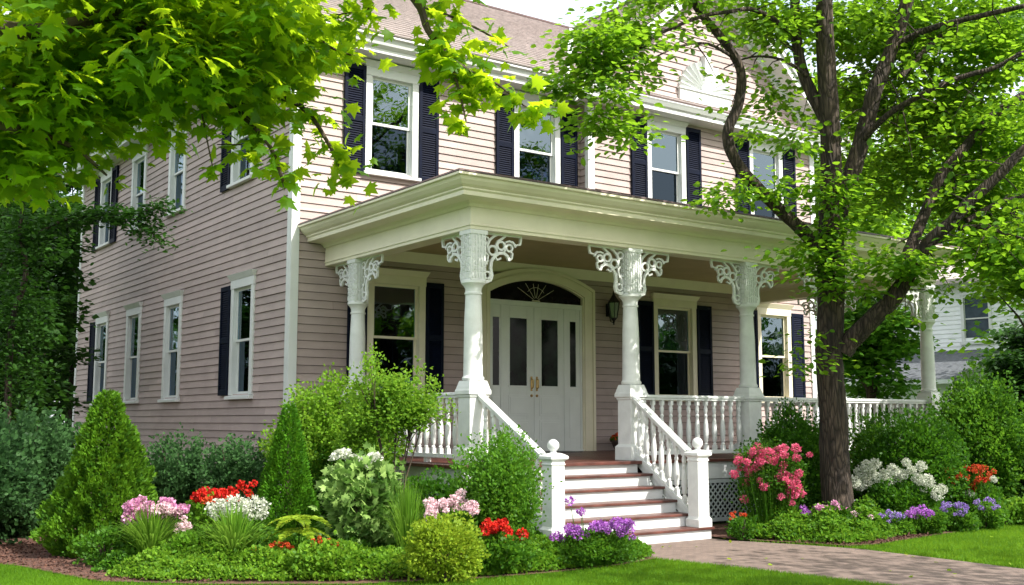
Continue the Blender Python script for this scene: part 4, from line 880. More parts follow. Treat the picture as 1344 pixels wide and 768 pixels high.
FAR = 'trees beyond the right end of the porch'
bg_tree('garden_tree', 1142, 36, 345, 112, LM['mid'], 'bright green tree seen through the porch between the trunk and the corner column', 8000, .22, FAR, .2, low=.8, clumps=54)
bg_tree('garden_tree', 1112, 46, 40, 160, LM['crown'], 'tall sunlit tree rising behind the right gable end', 8000, .3, FAR, .3, low=4, clumps=54)
bg_tree('garden_tree', 1352, 24, 400, 110, LM['forest'], 'dark leafy tree at the right edge in front of the white neighbour house', 9000, .14, FAR, .12, low=1.0, clumps=60)
bg_tree('garden_tree', 1375, 20, 270, 130, LM['crown'], 'sunny leafy bough tree cut by the right edge above the dark tree', 5000, .14, FAR, .1, low=3.6, clumps=40)
bg_tree('garden_tree', 1420, 34, 120, 260, LM['crown'], 'broad green tree beyond the right edge of the photo', 7000, .26, FAR, .25, low=1, clumps=50)
bg_tree('garden_tree', 1240, 70, 120, 330, LM['crown'], 'wide distant tree behind the white neighbour house roof', 7000, .5, FAR, .4, low=3, clumps=54)
bg_tree('garden_tree', 1340, 62, 60, 300, LM['mid'], 'tall distant tree at the upper right behind the neighbour roof', 7000, .45, FAR, .4, low=3, clumps=54)
# street trees behind the viewer: they shade the path and show in the windows
ST = 'street trees across the front lawn behind the viewer'
STL = ['leafy street tree outside the photo whose crown dapples the garden path', 'street tree straight behind the viewer, across the road', 'second street tree to the right behind the viewer', 'street tree behind the viewer towards the left', 'street tree far to the right outside the photo', 'street tree far to the left outside the photo', 'largest and most distant street tree behind the viewer']
for i, (x, y, h, wd) in enumerate([(12.8,-1.2,10.5,4.2),(20,-26,8,4.5),(31,-22,9,4.5),(8,-28,8.5,4.8),(46,-14,8,4.5),(-14,-9,9,3.6),(34,-40,11,6)]):
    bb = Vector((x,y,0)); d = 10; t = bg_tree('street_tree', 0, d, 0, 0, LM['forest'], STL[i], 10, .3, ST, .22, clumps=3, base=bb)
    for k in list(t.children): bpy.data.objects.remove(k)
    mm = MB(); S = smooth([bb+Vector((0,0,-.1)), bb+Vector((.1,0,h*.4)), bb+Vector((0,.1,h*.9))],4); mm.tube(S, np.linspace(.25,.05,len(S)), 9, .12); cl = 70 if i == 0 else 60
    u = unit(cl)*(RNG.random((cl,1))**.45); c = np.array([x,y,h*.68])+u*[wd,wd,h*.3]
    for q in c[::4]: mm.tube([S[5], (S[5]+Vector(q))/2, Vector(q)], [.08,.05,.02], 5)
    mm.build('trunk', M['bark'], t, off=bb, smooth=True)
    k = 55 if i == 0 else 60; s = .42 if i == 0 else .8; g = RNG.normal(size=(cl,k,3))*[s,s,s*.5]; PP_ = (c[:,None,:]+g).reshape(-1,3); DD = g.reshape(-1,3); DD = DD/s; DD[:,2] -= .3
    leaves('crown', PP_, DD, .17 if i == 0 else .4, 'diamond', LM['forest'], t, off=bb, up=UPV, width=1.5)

# ---- the neighbour's white house
nb = empty('neighbour_house', on_ground(1270, 42), 'white clapboard neighbour house with grey lean-to roof, behind the right porch column', 'house'); NO = Vector(nb.location)
def nx(px, d): v = on_ground(px, d); return v
a = on_ground(1150, 44); b = on_ground(1420, 38)    # its street wall runs between these
ud = (b-a).normalized(); vd = Vector((-ud.y, ud.x, 0)); NM = Matrix(((ud.x, vd.x, 0, a.x),(ud.y, vd.y, 0, a.y),(0,0,1,0),(0,0,0,1)))
Ln = (b-a).length; ez = 7.0
def npart(mb, n, mt): mb.move(NM); return mb.build(n, mt, nb, off=NO)
wx_ = Ln*.49
w = MB(); lap(w, (0,0,.2), (1,0,0), (0,0,1), (0,-1,0), 0, Ln, ez-.2, .17, [(wx_, wx_+.95, 4.55, 6.1)], out=.03); w.box(0,.05,0,6,.2,ez); w.box(.05,Ln,5.9,6,.2,ez); npart(w, 'wall', M['nwhite'])
w = MB(); w.quad((-.6,-.6,ez-.02),(Ln+.6,-.6,ez-.02),(Ln+.6,3,ez+1.65),(-.6,3,ez+1.65)); w.quad((-.6,3,ez+1.65),(Ln+.6,3,ez+1.65),(Ln+.6,6.6,ez-.02),(-.6,6.6,ez-.02)); w.box(-.6,Ln+.6,-.62,-.5,ez-.2,ez-.03); npart(w, 'roof', M['shingle'])
w = MB(); w.box(wx_-.12,wx_,-.06,.03,4.6,6.4); w.box(wx_+.95,wx_+1.07,-.06,.03,4.6,6.4); w.box(wx_,wx_+.95,-.06,.03,6.28,6.4); w.box(wx_-.18,wx_+1.13,-.1,.03,4.5,4.62); w.box(wx_,wx_+.95,.02,.05,5.45,5.5); wi = npart(w, 'window', M['white'])
w = MB(); w.box(wx_,wx_+.95,.06,.08,4.6,6.3); w.move(NM); w.build('pane', M['bluepane'], wi, off=NO)
w = MB(); w.box(-.2,.0+Ln*.62,-3.2,-3.1,.1,3.1); lap(w, (-.2,-3.2,.2), (1,0,0), (0,0,1), (0,-1,0), 0, Ln*.62+.2, 2.9, .17, out=.03); npart(w, 'lean_to_wall', M['nwhite'])
w = MB(); w.prism([(-.5,-3.6,3.0),(Ln*.62+.3,-3.6,3.0),(Ln*.62+.3,-.04,4.2),(-.5,-.04,4.2)],[(-.5,-3.6,3.1),(Ln*.62+.3,-3.6,3.1),(Ln*.62+.3,-.04,4.3),(-.5,-.04,4.3)]); npart(w, 'lean_to_roof', M['darkshingle'])
w = MB(); w.box(-.5,Ln*.62+.3,-3.7,-3.601,2.93,3.08); w.box(.95,1.05,-3.32,-3.22,.1,2.9); npart(w, 'gutter', M['nwhite'])

# ---------------------------------------------------------------- shrubs
def shrub(name, px, d, top, wpx, mt, label, cat='shrub', shape='round', n=6000, leaf=.05, kind='diamond', width=1.4, zb=.02, ydep=None, stems=5, group=None, rough=.22, base=None, tall=None, wide=None):
    b = base or on_ground(px, d); h = tall or (hz(top, d)); W = wide or wpx*d/1436/2; Wd = ydep or W
    t = empty(name, b, label, cat, group); mm = MB()
    for i in range(stems):
        a = random.uniform(0,6.28); r = random.uniform(.1,.5)*W; k = h*random.uniform(.5,.85); r2 = r*1.2 if shape != 'cone' else r*.25
        mm.tube([(r*.25*math.cos(a), r*.25*math.sin(a), 0), (r*.6*math.cos(a), r*.6*math.sin(a), k*.5), (r2*math.cos(a), r2*math.sin(a), k)], [.022*h**.5,.015,.006], 5)
    mm.build('stem', M['twig'], t)
    if shape == 'cone':
        z = 1 - np.sqrt(1 - RNG.random(n)*.995); a = RNG.random(n)*2*np.pi
        lob = 1 + rough*(np.sin(a*3+z*9+px)*.5 + np.sin(a*7-z*21)*.35 + np.sin(a*13+z*37)*.3)
        prof = np.minimum((1-z)**.85, .62 + z*2.2)*1.0
        rr_ = prof*W*lob*(1 - .38*RNG.random(n)**2.2)
        Pp = np.stack([rr_*np.cos(a), rr_*np.sin(a)*Wd/W, .03 + z*h*.985], 1)
        D = np.stack([np.cos(a)*.7, np.sin(a)*.7, np.full(n,.75)], 1) + RNG.normal(size=(n,3))*.38
        rn = np.clip(.5 + .3*np.sin(a*7-z*21) + RNG.normal(0,.2,n), 0, 1)
    elif shape == 'vase':         # bare below, arching yellow green wands above
        k = n//90; a = RNG.random(k)*6.283; R0 = RNG.random(k)**.6*W; hh = h*(1-.38*(R0/W)**2)*RNG.uniform(.85,1.04,k); i = RNG.integers(0,k,n); s = .35+.65*RNG.random(n)**.75
        r_ = R0[i]*(.12+.88*s**1.3); Pp = np.stack([r_*np.cos(a[i]), r_*np.sin(a[i])*Wd/W, hh[i]*s - .25*W*np.maximum(0,s-.8)*(R0[i]/W)],1) + RNG.normal(size=(n,3))*.055
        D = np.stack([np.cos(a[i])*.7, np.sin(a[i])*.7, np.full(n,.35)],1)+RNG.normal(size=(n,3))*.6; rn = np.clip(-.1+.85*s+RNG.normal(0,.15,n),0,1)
    elif shape == 'feather':       # many upright wands with small leaves
        k = max(12, n//70); base_ = unit(k)[:, :2]*RNG.random((k,1))**.5*W*.45; out = base_/(np.linalg.norm(base_,axis=1,keepdims=True)+.05)
        hh = h*RNG.uniform(.55,1.02,k)*(1-.35*(np.linalg.norm(base_,axis=1)/(W*.45))**2); i = RNG.integers(0,k,n); s = RNG.random(n)**.7
        xy = base_[i] + out[i]*((s**1.6)*W*.55*RNG.uniform(.5,1.2,k)[i])[:,None]
        Pp = np.concatenate([xy, (s*hh[i])[:,None]],1) + RNG.normal(size=(n,3))*[.035,.035,.02]*(1.3)
        Pp[:,1] *= 1.0; D = np.concatenate([out[i]*.6, np.full((n,1),.6)],1) + RNG.normal(size=(n,3))*.6
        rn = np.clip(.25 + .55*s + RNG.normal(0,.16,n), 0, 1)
    else:
        K = max(14, n//170); uc = unit(K); cc = uc*(.62+.3*RNG.random((K,1))); i = RNG.integers(0,K,n); sg = .17+.12*RNG.random(K)
        u = cc[i] + RNG.normal(size=(n,3))*sg[i][:,None]; rl = np.linalg.norm(u,axis=1,keepdims=True); u = np.where(rl > 1.12, u/rl*1.12, u)
        core = RNG.random(n) < .28; u[core] = unit(core.sum())*.8; rl = np.linalg.norm(u,axis=1,keepdims=True)+1e-6; cr = RNG.normal(0,.17,K)[i]
        u2 = u/rl; lob = 1 + rough*(np.sin(u[:,0]*5+px)*.4 + np.sin(u[:,1]*7+u[:,2]*5+d)*.4 + np.sin(u[:,2]*11+u[:,0]*9)*.35)
        rr_ = lob*.94
        Pp = u*rr_[:,None]*[W, Wd, h*.5] + [0,0,h*.5]; Pp[:,2] = np.maximum(Pp[:,2], .02)
        low = Pp[:,2] < h*.42; Pp[low,0] *= 1.0 + .1; D = u2*[1,1,.8] + [0,0,.3] + RNG.normal(size=(n,3))*.6
        rn = np.clip(RNG.normal(.5,.2,n) + cr, 0, 1)
    leaves('foliage', Pp, D, leaf, kind, mt, t, rnd=rn, width=width); return t
LSH = 'shrubs along the side wall'
shrub('cone_evergreen', 142, 13.6, 500, 152, LM['cone'], 'large soft conical evergreen, the wider one, at left before the side wall', 'evergreen', 'cone', 30000, .06, 'diamond', .9, rough=.30)
shrub('cone_evergreen', 379, 13.6, 518, 98, LM['slim'], 'narrow pointed conical evergreen in the middle of the flower bed', 'evergreen', 'cone', 22000, .045, 'diamond', .8, rough=.13)
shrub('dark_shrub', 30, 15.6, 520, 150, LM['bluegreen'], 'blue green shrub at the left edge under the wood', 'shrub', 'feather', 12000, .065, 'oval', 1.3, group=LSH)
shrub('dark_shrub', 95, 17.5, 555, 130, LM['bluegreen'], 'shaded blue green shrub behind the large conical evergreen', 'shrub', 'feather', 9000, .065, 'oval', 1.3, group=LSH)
shrub('dark_shrub', -40, 14.5, 560, 170, LM['bluegreen'], 'low dark shrub cut by the left edge of the photo', 'shrub', 'round', 9000, .07, 'oval', 1.3, group=LSH)
shrub('side_wall_shrub', 235, 16.2, 560, 120, LM['bluegreen'], 'loose blue green shrub between the two conical evergreens, left one', 'shrub', 'feather', 9000, .055, 'oval', 1.2, group=LSH)
shrub('side_wall_shrub', 315, 15.8, 565, 120, LM['bluegreen'], 'loose blue green shrub just left of the narrow conical evergreen', 'shrub', 'feather', 9000, .055, 'oval', 1.2, group=LSH)
# tall light shrubs hiding the porch corner
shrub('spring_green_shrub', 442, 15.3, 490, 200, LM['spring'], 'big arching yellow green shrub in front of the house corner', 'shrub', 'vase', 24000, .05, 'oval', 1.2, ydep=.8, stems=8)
# multi-stem small tree
sp = empty('multi_stem_shrub', on_ground(518, 13.9), 'thin stemmed small tree with airy yellow green top before the porch railing', 'shrub'); so_ = Vector(sp.location); mm = MB(); ts = []
for i in range(7):
    a = i*.9; e = at(518+random.uniform(-48,48), random.uniform(505,560), 13.9+random.uniform(-.25,.25)); mid = so_*.4 + e*.6; mid.z = e.z*.5; mid.x = so_.x + (e.x-so_.x)*.35; mid.y = so_.y+(e.y-so_.y)*.35
    mm.tube([so_+Vector((.05*math.cos(a),.05*math.sin(a),0)), mid, e], [.017,.012,.006], 6); ts.append(e)
    for k in range(4):
        e2 = e + Vector((random.uniform(-.3,.3), random.uniform(-.3,.3), random.uniform(-.1,.42))); mm.tube([mid.lerp(e,.6), e2], [.007,.003], 4); ts.append(e2)
mm.build('stem', M['twig'], sp, off=so_)
P_, D_, R_ = cloud([(520,545,13.9,52,30,.5,30),(505,515,13.9,22,26,.3,8),(478,540,13.9,20,30,.3,7),(545,530,13.9,22,22,.3,6),(470,570,13.9,25,18,.3,8)], .09, 130, .9, 0)
tp = np.array([tuple(t) for t in ts]); rep = np.repeat(tp,45,0)+RNG.normal(size=(len(tp)*45,3))*[.05,.05,.1]; P_ = np.concatenate([P_,rep]); D_ = np.concatenate([D_, unit(len(rep))+[0,0,.5]]); R_ = np.concatenate([R_, RNG.uniform(.4,1,len(rep))])
leaves('foliage', P_, D_, .045, 'oval', LM['spring'], sp, off=so_, rnd=R_, width=1.1)
shrub('low_hedge', 560, 14.2, 628, 150, LM['boxw'], 'dark low hedge under the porch edge behind the flowers', 'hedge', 'round', 9000, .045, 'diamond', 1.5, ydep=.35)
shrub('low_hedge', 450, 15.0, 575, 150, LM['boxw'], 'dark hedge in the shade behind the pale broad leaved bush', 'hedge', 'round', 9000, .045, 'diamond', 1.5, ydep=.5)
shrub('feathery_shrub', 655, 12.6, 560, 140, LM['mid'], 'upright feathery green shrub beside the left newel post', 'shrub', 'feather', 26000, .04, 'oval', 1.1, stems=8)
vb = shrub('hydrangea_bush', 484, 12.9, 600, 108, LM['silver'], 'broad leaved pale green bush topped with creamy white flower heads', 'shrub', 'round', 2600, .10, 'maple', 1.0, rough=.3)
shrub('lime_shrub', 583, 11.3, 678, 96, LM['lime'], 'small rounded lime green bush at the lawn edge', 'shrub', 'round', 9000, .035, 'oval', 1.2, rough=.2)
shrub('rose_backdrop_shrub', 1045, 15.9, 540, 170, LM['boxw'], 'dense dark green shrub behind the pink rose bush and left of the trunk', 'shrub', 'round', 24000, .045, 'oval', 1.2, ydep=.5, rough=.3, base=on_ground(1045,17.3))
shrub('round_shrub', 1192, 17.6, 540, 128, LM['boxw'], 'clipped round dark green shrub behind the white hydrangeas', 'shrub', 'round', 20000, .05, 'oval', 1.2, rough=.1)
shrub('round_shrub', 1140, 18.4, 552, 60, LM['mid'], 'small light green shrub just right of the tree trunk', 'shrub', 'round', 7000, .05, 'oval', 1.2, rough=.25)
shrub('side_shrub', 1282, 19.5, 500, 118, LM['mid'], 'tall bright green rounded shrub right of the corner column', 'shrub', 'round', 22000, .06, 'oval', 1.3, rough=.25)
shrub('side_shrub', 1345, 19.5, 575, 60, LM['forest'], 'dark shrub at the right edge of the bed', 'shrub', 'round', 7000, .06, 'oval', 1.3)
shrub('side_shrub', 1345, 17.5, 655, 70, LM['cover'], 'low light green mound at the right edge of the bed', 'shrub', 'round', 6000, .05, 'oval', 1.3)

# ---------------------------------------------------------------- flowers
def head(kind, mt, r, n, flat=1.0, petal=.5):
    """one flower head as a ball or dome of petals, returned as a mesh to be shared"""
    u = unit(n)
    if kind == 'dome': u[:,2] = np.abs(u[:,2])
    s = (.45+.55*RNG.random((n,1))); o = leaves('flower_head', u*r*s*[1,1,flat], u+RNG.normal(size=(n,3))*.5, r*petal, 'petal', mt, None, width=1.3)
    me = o.data; bpy.data.objects.remove(o); return me
HEADS = {
 'rose': [head('ball', LM['pink'], .062, 170, .8, .36) for i in range(3)], 'pale': [head('ball', LM['pale'], .06, 90, .8) for i in range(3)],
 'mauve': [head('ball', LM['mauve'], .06, 90, .7) for i in range(3)], 'red': [head('ball', LM['red'], .06, 90, .8) for i in range(3)],
 'orange': [head('ball', LM['orange'], .05, 70, .8) for i in range(3)], 'hydra': [head('ball', LM['white'], .12, 420, .85, .2) for i in range(3)],
 'snow': [head('ball', LM['white'], .10, 380, .85, .22) for i in range(3)], 'violet': [head('ball', LM['violet'], .05, 60, .7) for i in range(3)],
 'blue': [head('ball', LM['blue'], .042, 55, .7) for i in range(3)], 'cream': [head('dome', LM['white'], .13, 280, .5, .28) for i in range(2)],
}
def flowers(plant, kind, pts, d, jit=0, size=1., stem=True, front=True):
    """pts: where each head is, as (px, py); heads hang at depth d with a little scatter"""
    b = Vector(plant.location); mm = MB(); any_ = False
    for p in pts:
        px, py = p[0], p[1]; k = p[2] if len(p) > 2 else 1
        q = at(px, py, d + random.uniform(-.2,.2)*(jit or 1)) - b + Vector((0,0,random.uniform(-.03,.03)))
        o = bpy.data.objects.new('flower_head', random.choice(HEADS[kind])); link(o, plant); o.location = q; s = size*k*random.uniform(.65,1.15); o.scale = (s,s,s); o.rotation_euler = (random.uniform(-.4,.4), random.uniform(-.4,.4), random.uniform(0,6))
        if stem: mm.tube([(q.x*.45, q.y*.45, .03), (q.x*.8, q.y*.8, q.z*.6), tuple(q)], [.006,.005,.003], 4); any_ = True
    if any_: mm.build('flower_stem', LM['strap'], plant)
def scat(cx, cy, rx, ry, n): return [(cx+rx*math.sqrt(random.random())*math.cos(a), cy+ry*math.sqrt(random.random())*math.sin(a)) for a in [random.uniform(0,6.28) for _ in range(n)]]
def strap(name, px, d, top, wpx, label, n=220, cat='plant', group=None, wdt=.022, droop=.9, mt=None):
    b = on_ground(px, d); h = hz(top, d); W = wpx*d/1436/2; t = empty(name, b, label, cat, group); V = []; F = []; Rn = []
    for i in range(n):
        a = random.uniform(0,6.28); l = h*random.uniform(.75,1.15); lean_ = random.uniform(.1,1)*W; r0 = random.uniform(0,.08); k = 6; c0 = len(V); s = Vector((-math.sin(a), math.cos(a), 0)); rn = random.random()
        for j in range(k+1):
            q = j/k; r = r0 + lean_*q**1.5; z = l*(q*1.15 - droop*lean_/W*.62*q**3); wq = wdt*(1-q**3)*(.6+.4*min(1,q*4))
            p = Vector((r*math.cos(a), r*math.sin(a), max(.01,z))); V += [tuple(p-s*wq/2), tuple(p+s*wq/2)]; Rn += [rn, rn]
            if j: F.append((c0+2*j-2, c0+2*j-1, c0+2*j+1, c0+2*j))
    me = bpy.data.meshes.new('strap_leaves'); me.from_pydata(V, [], F); me.materials.append(mt or LM['strap']); A = me.attributes.new('rnd','FLOAT','POINT'); A.data.foreach_set('value', Rn); me.polygons.foreach_set('use_smooth', [True]*len(F))
    link(bpy.data.objects.new('strap_leaves', me), t); return t
flowers(vb, 'cream', [(447,601),(462,606,.8),(487,607,1.05),(478,612,.7)], 12.75, size=.85, stem=False)
st1 = strap('allium_clump', 205, 12.3, 662, 140, 'clump of arching strap leaves under flat mauve pink flower heads', 330)
flowers(st1, 'mauve', scat(206,666,38,9,20)+scat(178,680,16,8,9), 12.5, size=1.0); flowers(st1, 'pale', scat(215,669,34,8,9)+scat(243,688,12,8,5)+[(170,731),(245,718),(236,722)], 12.4, size=.9)
st2 = strap('lily_clump', 312, 12.0, 670, 150, 'clump of glossy strap leaves under three big white flower balls', 330, wdt=.03)
flowers(st2, 'hydra', [(287,671,.95),(311,663,1.1),(335,667,1.05)], 12.2, size=1.2)
rp = shrub('red_flower_bush', 292, 13.2, 650, 90, LM['cover'], 'loose green bush with scarlet flower clusters behind the white flower balls', 'flowers', 'round', 3500, .05, 'oval', 1.2)
flowers(rp, 'red', scat(276,652,20,7,16)+scat(300,650,12,8,9)+[(333,632),(327,645),(318,640)], 13.1, size=.95); flowers(rp, 'orange', scat(290,656,22,6,8), 13.0)
# golden fern: few long pinnate fronds
fn = empty('golden_fern', on_ground(396, 12.0), 'small golden fern with spreading fronds before the narrow conical evergreen', 'fern'); Pp=[]; Dd=[]; mm = MB()
for lvl, (zz, L, nf) in enumerate(((hz(678,12.0),.36,7),(hz(695,12.0),.36,6),(hz(722,12.0),.33,7))):
    for i in range(nf):
        a = i*6.283/nf + lvl*.5; prev = None
        for j in range(22):
            q = j/21; p = Vector((L*q*math.cos(a), L*q*math.sin(a), zz + .06*q - .16*q*q)); s = Vector((-math.sin(a), math.cos(a), 0))
            for sg in (-1,1): Pp.append(tuple(p)); Dd.append(tuple(s*sg + Vector((math.cos(a), math.sin(a), 0))*.6)); 
mm.tube([(0,0,0),(0,0,hz(676,12.0))], [.012,.006], 6); mm.build('stem', LM['strap'], fn)
sz_ = np.tile(np.repeat(.11*(1-np.linspace(0,1,22)**1.5*.75),2), len(Pp)//44)
leaves('fronds', np.array(Pp), np.array(Dd), sz_, 'oval', LM['lime'], fn, up=UPV, width=.8)
gr = strap('ornamental_grass', 537, 12.2, 640, 92, 'tall fine ornamental grass between the pale bush and the lime bush', 320, cat='grass clump', wdt=.012, droop=.75)
pk = shrub('pale_pink_flower_bush', 597, 12.2, 665, 80, LM['mid'], 'green clump with pale pink and white clusters behind the lime bush', 'flowers', 'round', 3000, .04, 'oval', 1.2)
flowers(pk, 'pale', scat(587,664,26,8,22)+scat(623,664,10,6,9)+[(563,656),(605,650),(612,660)]+scat(568,672,8,6,6), 12.1, size=.85)
rg = shrub('red_geranium', 656, 11.9, 700, 76, LM['mid'], 'low green plant with vivid scarlet heads right of the lime bush', 'flowers', 'round', 3000, .045, 'oval', 1.3)
flowers(rg, 'red', scat(642,693,9,8,12)+scat(660,692,9,7,13)+scat(664,701,6,5,5)+[(686,701),(638,704)], 11.8, size=.95)
ph = shrub('violet_phlox', 776, 12.55, 695, 120, LM['mid'], 'low plant with violet flower clusters at the foot of the steps', 'flowers', 'round', 6000, .035, 'oval', 1.2, ydep=.35)
flowers(ph, 'violet', scat(752,697,14,5,13)+scat(785,694,14,6,16)+scat(815,690,15,8,22)+scat(733,706,8,5,5)+[(764,672),(748,657),(762,675),(830,702),(805,682),(770,700)], 12.35, size=1.0)
# ground cover and mixed low growth in the left bed
def cover(name, poly, n, h, leaf, mt, label, cat='ground cover', kind='oval', edge=.25, bump=.1):
    import mathutils
    P2 = np.array(poly); x0,y0 = P2.min(0); x1,y1 = P2.max(0); pts = np.empty((0,2))
    def inside(q):
        r = np.zeros(len(q), bool); j = len(P2)-1
        for i in range(len(P2)):
            xi, yi = P2[i]; xj, yj = P2[j]
            c = ((yi > q[:,1]) != (yj > q[:,1])) & (q[:,0] < (xj-xi)*(q[:,1]-yi)/(yj-yi+1e-12)+xi); r ^= c; j = i
        return r
    while len(pts) < n:
        q = RNG.uniform([x0,y0],[x1,y1],(n,2)); pts = np.concatenate([pts, q[inside(q)]])
    pts = pts[:n]; dist = np.full(n, 9.)
    for i in range(len(P2)):
        a, b = P2[i-1], P2[i]; ab = b-a; t = np.clip(((pts-a)@ab)/(ab@ab),0,1); dist = np.minimum(dist, np.linalg.norm(pts-(a+t[:,None]*ab),axis=1))
    prof = np.sqrt(np.clip(dist/edge,0,1)); hgt = h*prof*(1+bump*4*(np.sin(pts[:,0]*7)*np.sin(pts[:,1]*8+1)*.3+np.sin(pts[:,0]*17+pts[:,1]*13)*.15))
    z = .03 + hgt*(.25+.75*RNG.random(n)**.4); Pp = np.column_stack([pts, z]); D = unit(n)*[1,1,.5]+[0,0,.35]
    return tag(leaves(name, Pp, D, leaf, kind, mt, None, width=1.25), label, cat, kind='stuff')
cover('mixed_bed_greenery', [(3.3,12.4),(4.2,11.9),(5.2,11.2),(6.4,10.8),(7.8,11.0),(8.35,11.7),(7.6,12.6),(6.5,13.6),(5.2,14.2),(4.4,13.6)], 46000, .25, .05, LM['mid'], 'mixed green growth filling the left bed between the flowering clumps', edge=.35, bump=.35)
cover('mixed_bed_greenery', [(8.2,11.2),(8.5,11.2),(8.5,12.3),(8.0,12.9),(7.4,12.9),(7.3,12.0)], 9000, .45, .045, LM['boxw'], 'dark green growth at the foot of the left newel post', edge=.3, bump=.3)
cover('ground_cover', [(5.9,10.0),(6.5,9.72),(7.3,9.62),(8.3,9.66),(9.0,9.85),(9.3,10.1),(9.1,10.5),(8.6,10.95),(8.2,11.1),(7.3,11.0),(6.3,10.9)], 26000, .22, .045, LM['cover'], 'low bright green ground cover along the lawn left of the path')
cover('ground_cover', [(11.5,10.85),(11.8,10.1),(12.1,9.42),(12.7,9.42),(13.3,9.55),(15,9.8),(17,10.1),(20,10.6),(20,11.8),(17,11.4),(14.8,10.9),(13.2,10.9),(12,11.3)], 60000, .29, .05, LM['cover'], 'low bright green ground cover edging the right flower bed', edge=.55, bump=.42)
cover('low_mixed_planting', [(3.35,12.0),(3.6,11.4),(4.4,10.8),(5.3,10.2),(6.1,9.85),(6.3,10.5),(5.9,11.2),(5.1,11.6),(4.4,12.2),(3.9,12.3)], 24000, .22, .04, LM['spring'], 'low yellow green planting along the front of the left bed', edge=.3, bump=.3)
lf = shrub('low_flower_mound', 345, 11.9, 712, 60, LM['mid'], 'low mound with rusty red flowers under the golden fern', 'flowers', 'round', 2500, .04, 'oval', 1.2)
flowers(lf, 'orange', scat(330,722,22,8,10)+scat(372,716,18,7,9), 11.8, size=.6)
lf = shrub('low_flower_mound', 262, 12.0, 700, 70, LM['cover'], 'low green mound between the two strap leaf clumps', 'flowers', 'round', 2500, .045, 'oval', 1.2)
lf = shrub('low_flower_mound', 150, 12.6, 690, 80, LM['mid'], 'low green mound at the foot of the large conical evergreen', 'flowers', 'round', 2500, .045, 'oval', 1.2)
lf = shrub('low_flower_mound', 440, 11.6, 705, 90, LM['spring'], 'yellow green mound before the pale broad leaved bush', 'flowers', 'round', 3500, .045, 'oval', 1.2)
flowers(lf, 'orange', scat(425,712,20,7,7), 11.5, size=.5)
# right bed
rs = empty('pink_rose_bush', on_ground(1010, 15.8), 'tall leggy rose bush covered with bright pink blooms left of the trunk', 'rose bush')
P_, D_, R_ = cloud([(1010,632,15.8,50,48,.35,56),(1005,606,15.8,40,26,.3,22)], .08, 85, .9, 0); leaves('foliage', P_, D_, .04, 'oval', LM['boxw'], rs, off=rs.location, rnd=R_)
flowers(rs, 'rose', scat(985,605,22,12,16)+scat(1012,598,20,10,16)+[(1028,586),(1024,592),(1045,588),(1045,600),(1063,598),(994,587),(971,612),(966,606),(983,622),(980,634),(997,631),(1009,630),(1003,641),(977,654),(1028,610),(1026,621)]+scat(1035,628,14,10,13)+scat(1044,645,11,7,9)+[(1025,654),(1039,661),(1049,622),(964,625)], 15.6, size=1.0)
oz = shrub('orange_flower_plant', 968, 14.3, 684, 40, LM['boxw'], 'tiny plant with dull orange heads against the right newel post base', 'flowers', 'round', 900, .04, 'oval', 1.2, base=on_ground(972,15.3)); flowers(oz, 'orange', scat(968,677,12,3,8), 15.1, size=.5)
hy = shrub('white_hydrangea', 1180, 16.7, 630, 104, LM['boxw'], 'low green bush crowned with a mass of white hydrangea balls', 'hydrangea', 'round', 9000, .05, 'oval', 1.2, ydep=.4)
flowers(hy, 'snow', [(1130,622),(1143,618),(1152,628),(1137,634),(1149,609),(1128,638),(1160,622),(1172,618),(1184,624),(1196,619),(1190,608),(1209,614),(1205,628),(1217,633),(1223,644),(1211,641),(1230,651),(1178,628),(1236,640),(1166,630),(1138,611),(1120,630)], 16.45, size=1.0, stem=False)
ob_ = shrub('orange_flower_bush', 1265, 17.6, 628, 80, LM['boxw'], 'green bush dotted with orange red flowers right of the white hydrangea', 'flowers', 'round', 7000, .045, 'oval', 1.2)
flowers(ob_, 'orange', scat(1285,622,22,13,26)+scat(1245,625,18,10,14)+[(1222,604),(1226,608),(1240,616)], 17.3, size=.78); flowers(ob_, 'red', [(1242,629),(1280,632),(1290,629),(1268,614),(1275,640),(1250,618)], 17.25, size=.95); flowers(ob_, 'snow', [(1270,645),(1278,650),(1288,644),(1304,627),(1234,632)], 17.2, size=.65)
def low_bed(px, d, top, wpx, kind, n, label, ry=7, mt='boxw'):
    t = shrub('violet_bedding_plant', px, d, top+4, wpx, LM[mt], label, 'flowers', 'round', 2600, .04, 'oval', 1.2, ydep=.25, group='violet bedding plants along the right ground cover', stems=3)
    flowers(t, kind, scat(px, top+8, wpx*.46, ry, n), d-.2, size=.95); return t
low_bed(1066, 15.9, 664, 46, 'violet', 16, 'violet flowered plant just right of the pink rose stems')
t = low_bed(1092, 15.6, 660, 40, 'mauve', 12, 'magenta flowered plant right at the foot of the tree trunk')
low_bed(1128, 15.8, 672, 50, 'pale', 9, 'sparse pale flowered plant below the trunk, lilac and white')
low_bed(1170, 15.9, 670, 46, 'blue', 20, 'blue violet flowered plant below the white hydrangea, left one', mt='mid')
low_bed(1213, 16.0, 666, 50, 'violet', 24, 'violet flowered plant below the white hydrangea, middle one', mt='mid')
low_bed(1253, 16.4, 660, 44, 'blue', 26, 'blue violet flowered plant below the orange flowered bush', mt='mid')
low_bed(1292, 16.8, 656, 40, 'blue', 14, 'pale violet flowered plant at the right end of the bedding row', mt='mid')
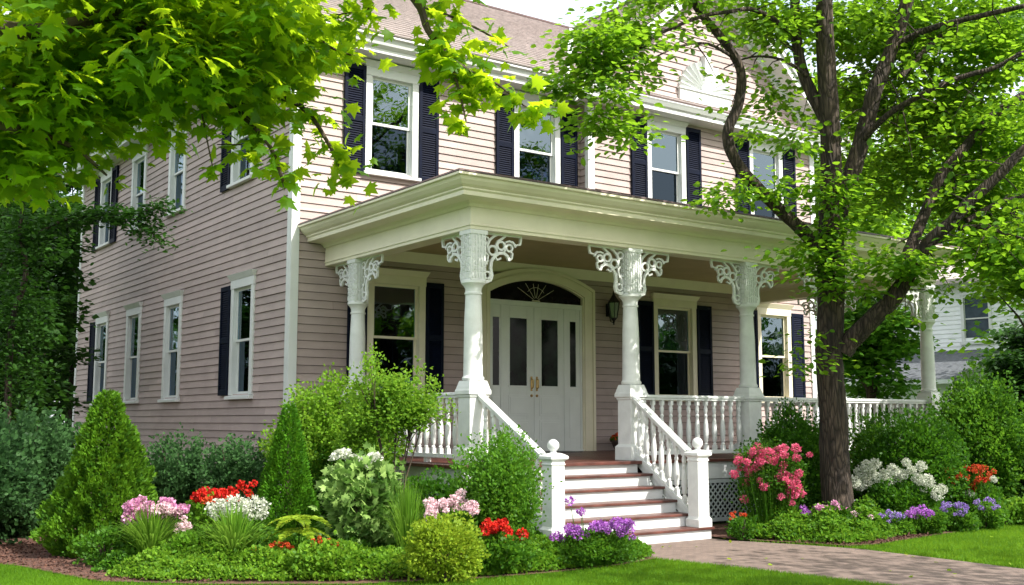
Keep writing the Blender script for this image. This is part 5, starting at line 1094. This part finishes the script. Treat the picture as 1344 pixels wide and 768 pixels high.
# ---------------------------------------------------------------- grass blades where the lawn is near
def inpoly(q, poly):
    P2 = np.array(poly); r = np.zeros(len(q), bool); j = len(P2)-1
    for i in range(len(P2)):
        xi, yi = P2[i]; xj, yj = P2[j]; c = ((yi > q[:,1]) != (yj > q[:,1])) & (q[:,0] < (xj-xi)*(q[:,1]-yi)/(yj-yi+1e-12)+xi); r ^= c; j = i
    return r
q = np.concatenate([RNG.uniform([1.6,6.2],[10,14.5],(420000,2)), RNG.uniform([11.5,5.5],[19,11],(190000,2))])
for poly in (BED_L, BED_R, PATH_L+PATH_R): q = q[~inpoly(q, poly)]
dp = q[:,0]*math.cos(_yaw)+q[:,1]*math.sin(_yaw); lat = q[:,0]*math.sin(_yaw)-q[:,1]*math.cos(_yaw); q = q[(dp > 10.1) & (np.abs(lat/dp) < .5)]
n = len(q); D = RNG.normal(size=(n,3))*.35; D[:,2] = 1
tag(leaves('grass', np.column_stack([q, np.full(n,.0)]), D, .05, 'needle', LM['grass'], None, width=.9, rnd=np.clip(RNG.normal(.5,.2,n)+.2*np.sin(q[:,0]*3)*np.sin(q[:,1]*2.3),0,1)), 'short bright green grass blades of the front lawn', 'grass', kind='stuff')
# bark chips on the bare mulch
q = RNG.uniform([.5,10.5],[4.2,16],(9000,2)); q = q[inpoly(q, BED_L)]; q2 = RNG.uniform([11.6,9.2],[14,10],(2500,2)); q2 = q2[inpoly(q2, BED_R)]; q = np.concatenate([q,q2]); n = len(q)
tag(leaves('bark_chips', np.column_stack([q, RNG.uniform(.03,.05,n)]), unit(n)*[1,1,.25], .045, 'diamond', M['mulch'], None, width=.8), 'red brown bark chips strewn over the bare bed edges', 'bark chips', kind='stuff')

# ---------------------------------------------------------------- far wood closing the horizon, fallen leaves
cl = 620; an = RNG.uniform(-.9, 3.6, cl); rd = RNG.uniform(62, 95, cl); cz = RNG.random(cl)**.8*10; cc = np.column_stack([15+rd*np.cos(an), 12+rd*np.sin(an), cz])
keep = ~((an > .15) & (an < .62) & (cz > 7)); cc = cc[keep]; cl = len(cc); g = RNG.normal(size=(cl,46,3))*[2.2,2.2,1.1]; PP_ = (cc[:,None,:]+g).reshape(-1,3); PP_[:,2] = np.abs(PP_[:,2])
tag(leaves('distant_wood', PP_, g.reshape(-1,3)-[0,0,.4], 1.1, 'diamond', LM['forest'], None, up=UPV, width=1.5), 'far belt of dark trees along the horizon beyond the houses', 'wood', kind='stuff')
q = np.concatenate([RNG.uniform([9.2,6.8],[12,11],(22,2)), RNG.uniform([4,6.5],[9.5,9.8],(12,2)), RNG.uniform([12,6],[18,9.6],(18,2))]); n = len(q); D = unit(n)*[1,1,.15]
tag(leaves('fallen_leaves', np.column_stack([q, np.full(n,.03)]), D, .055, 'oval', LM['lime'], None, up=UPV, width=1.3), 'few small fallen leaves scattered over the path and lawn', 'fallen leaves', kind='stuff')
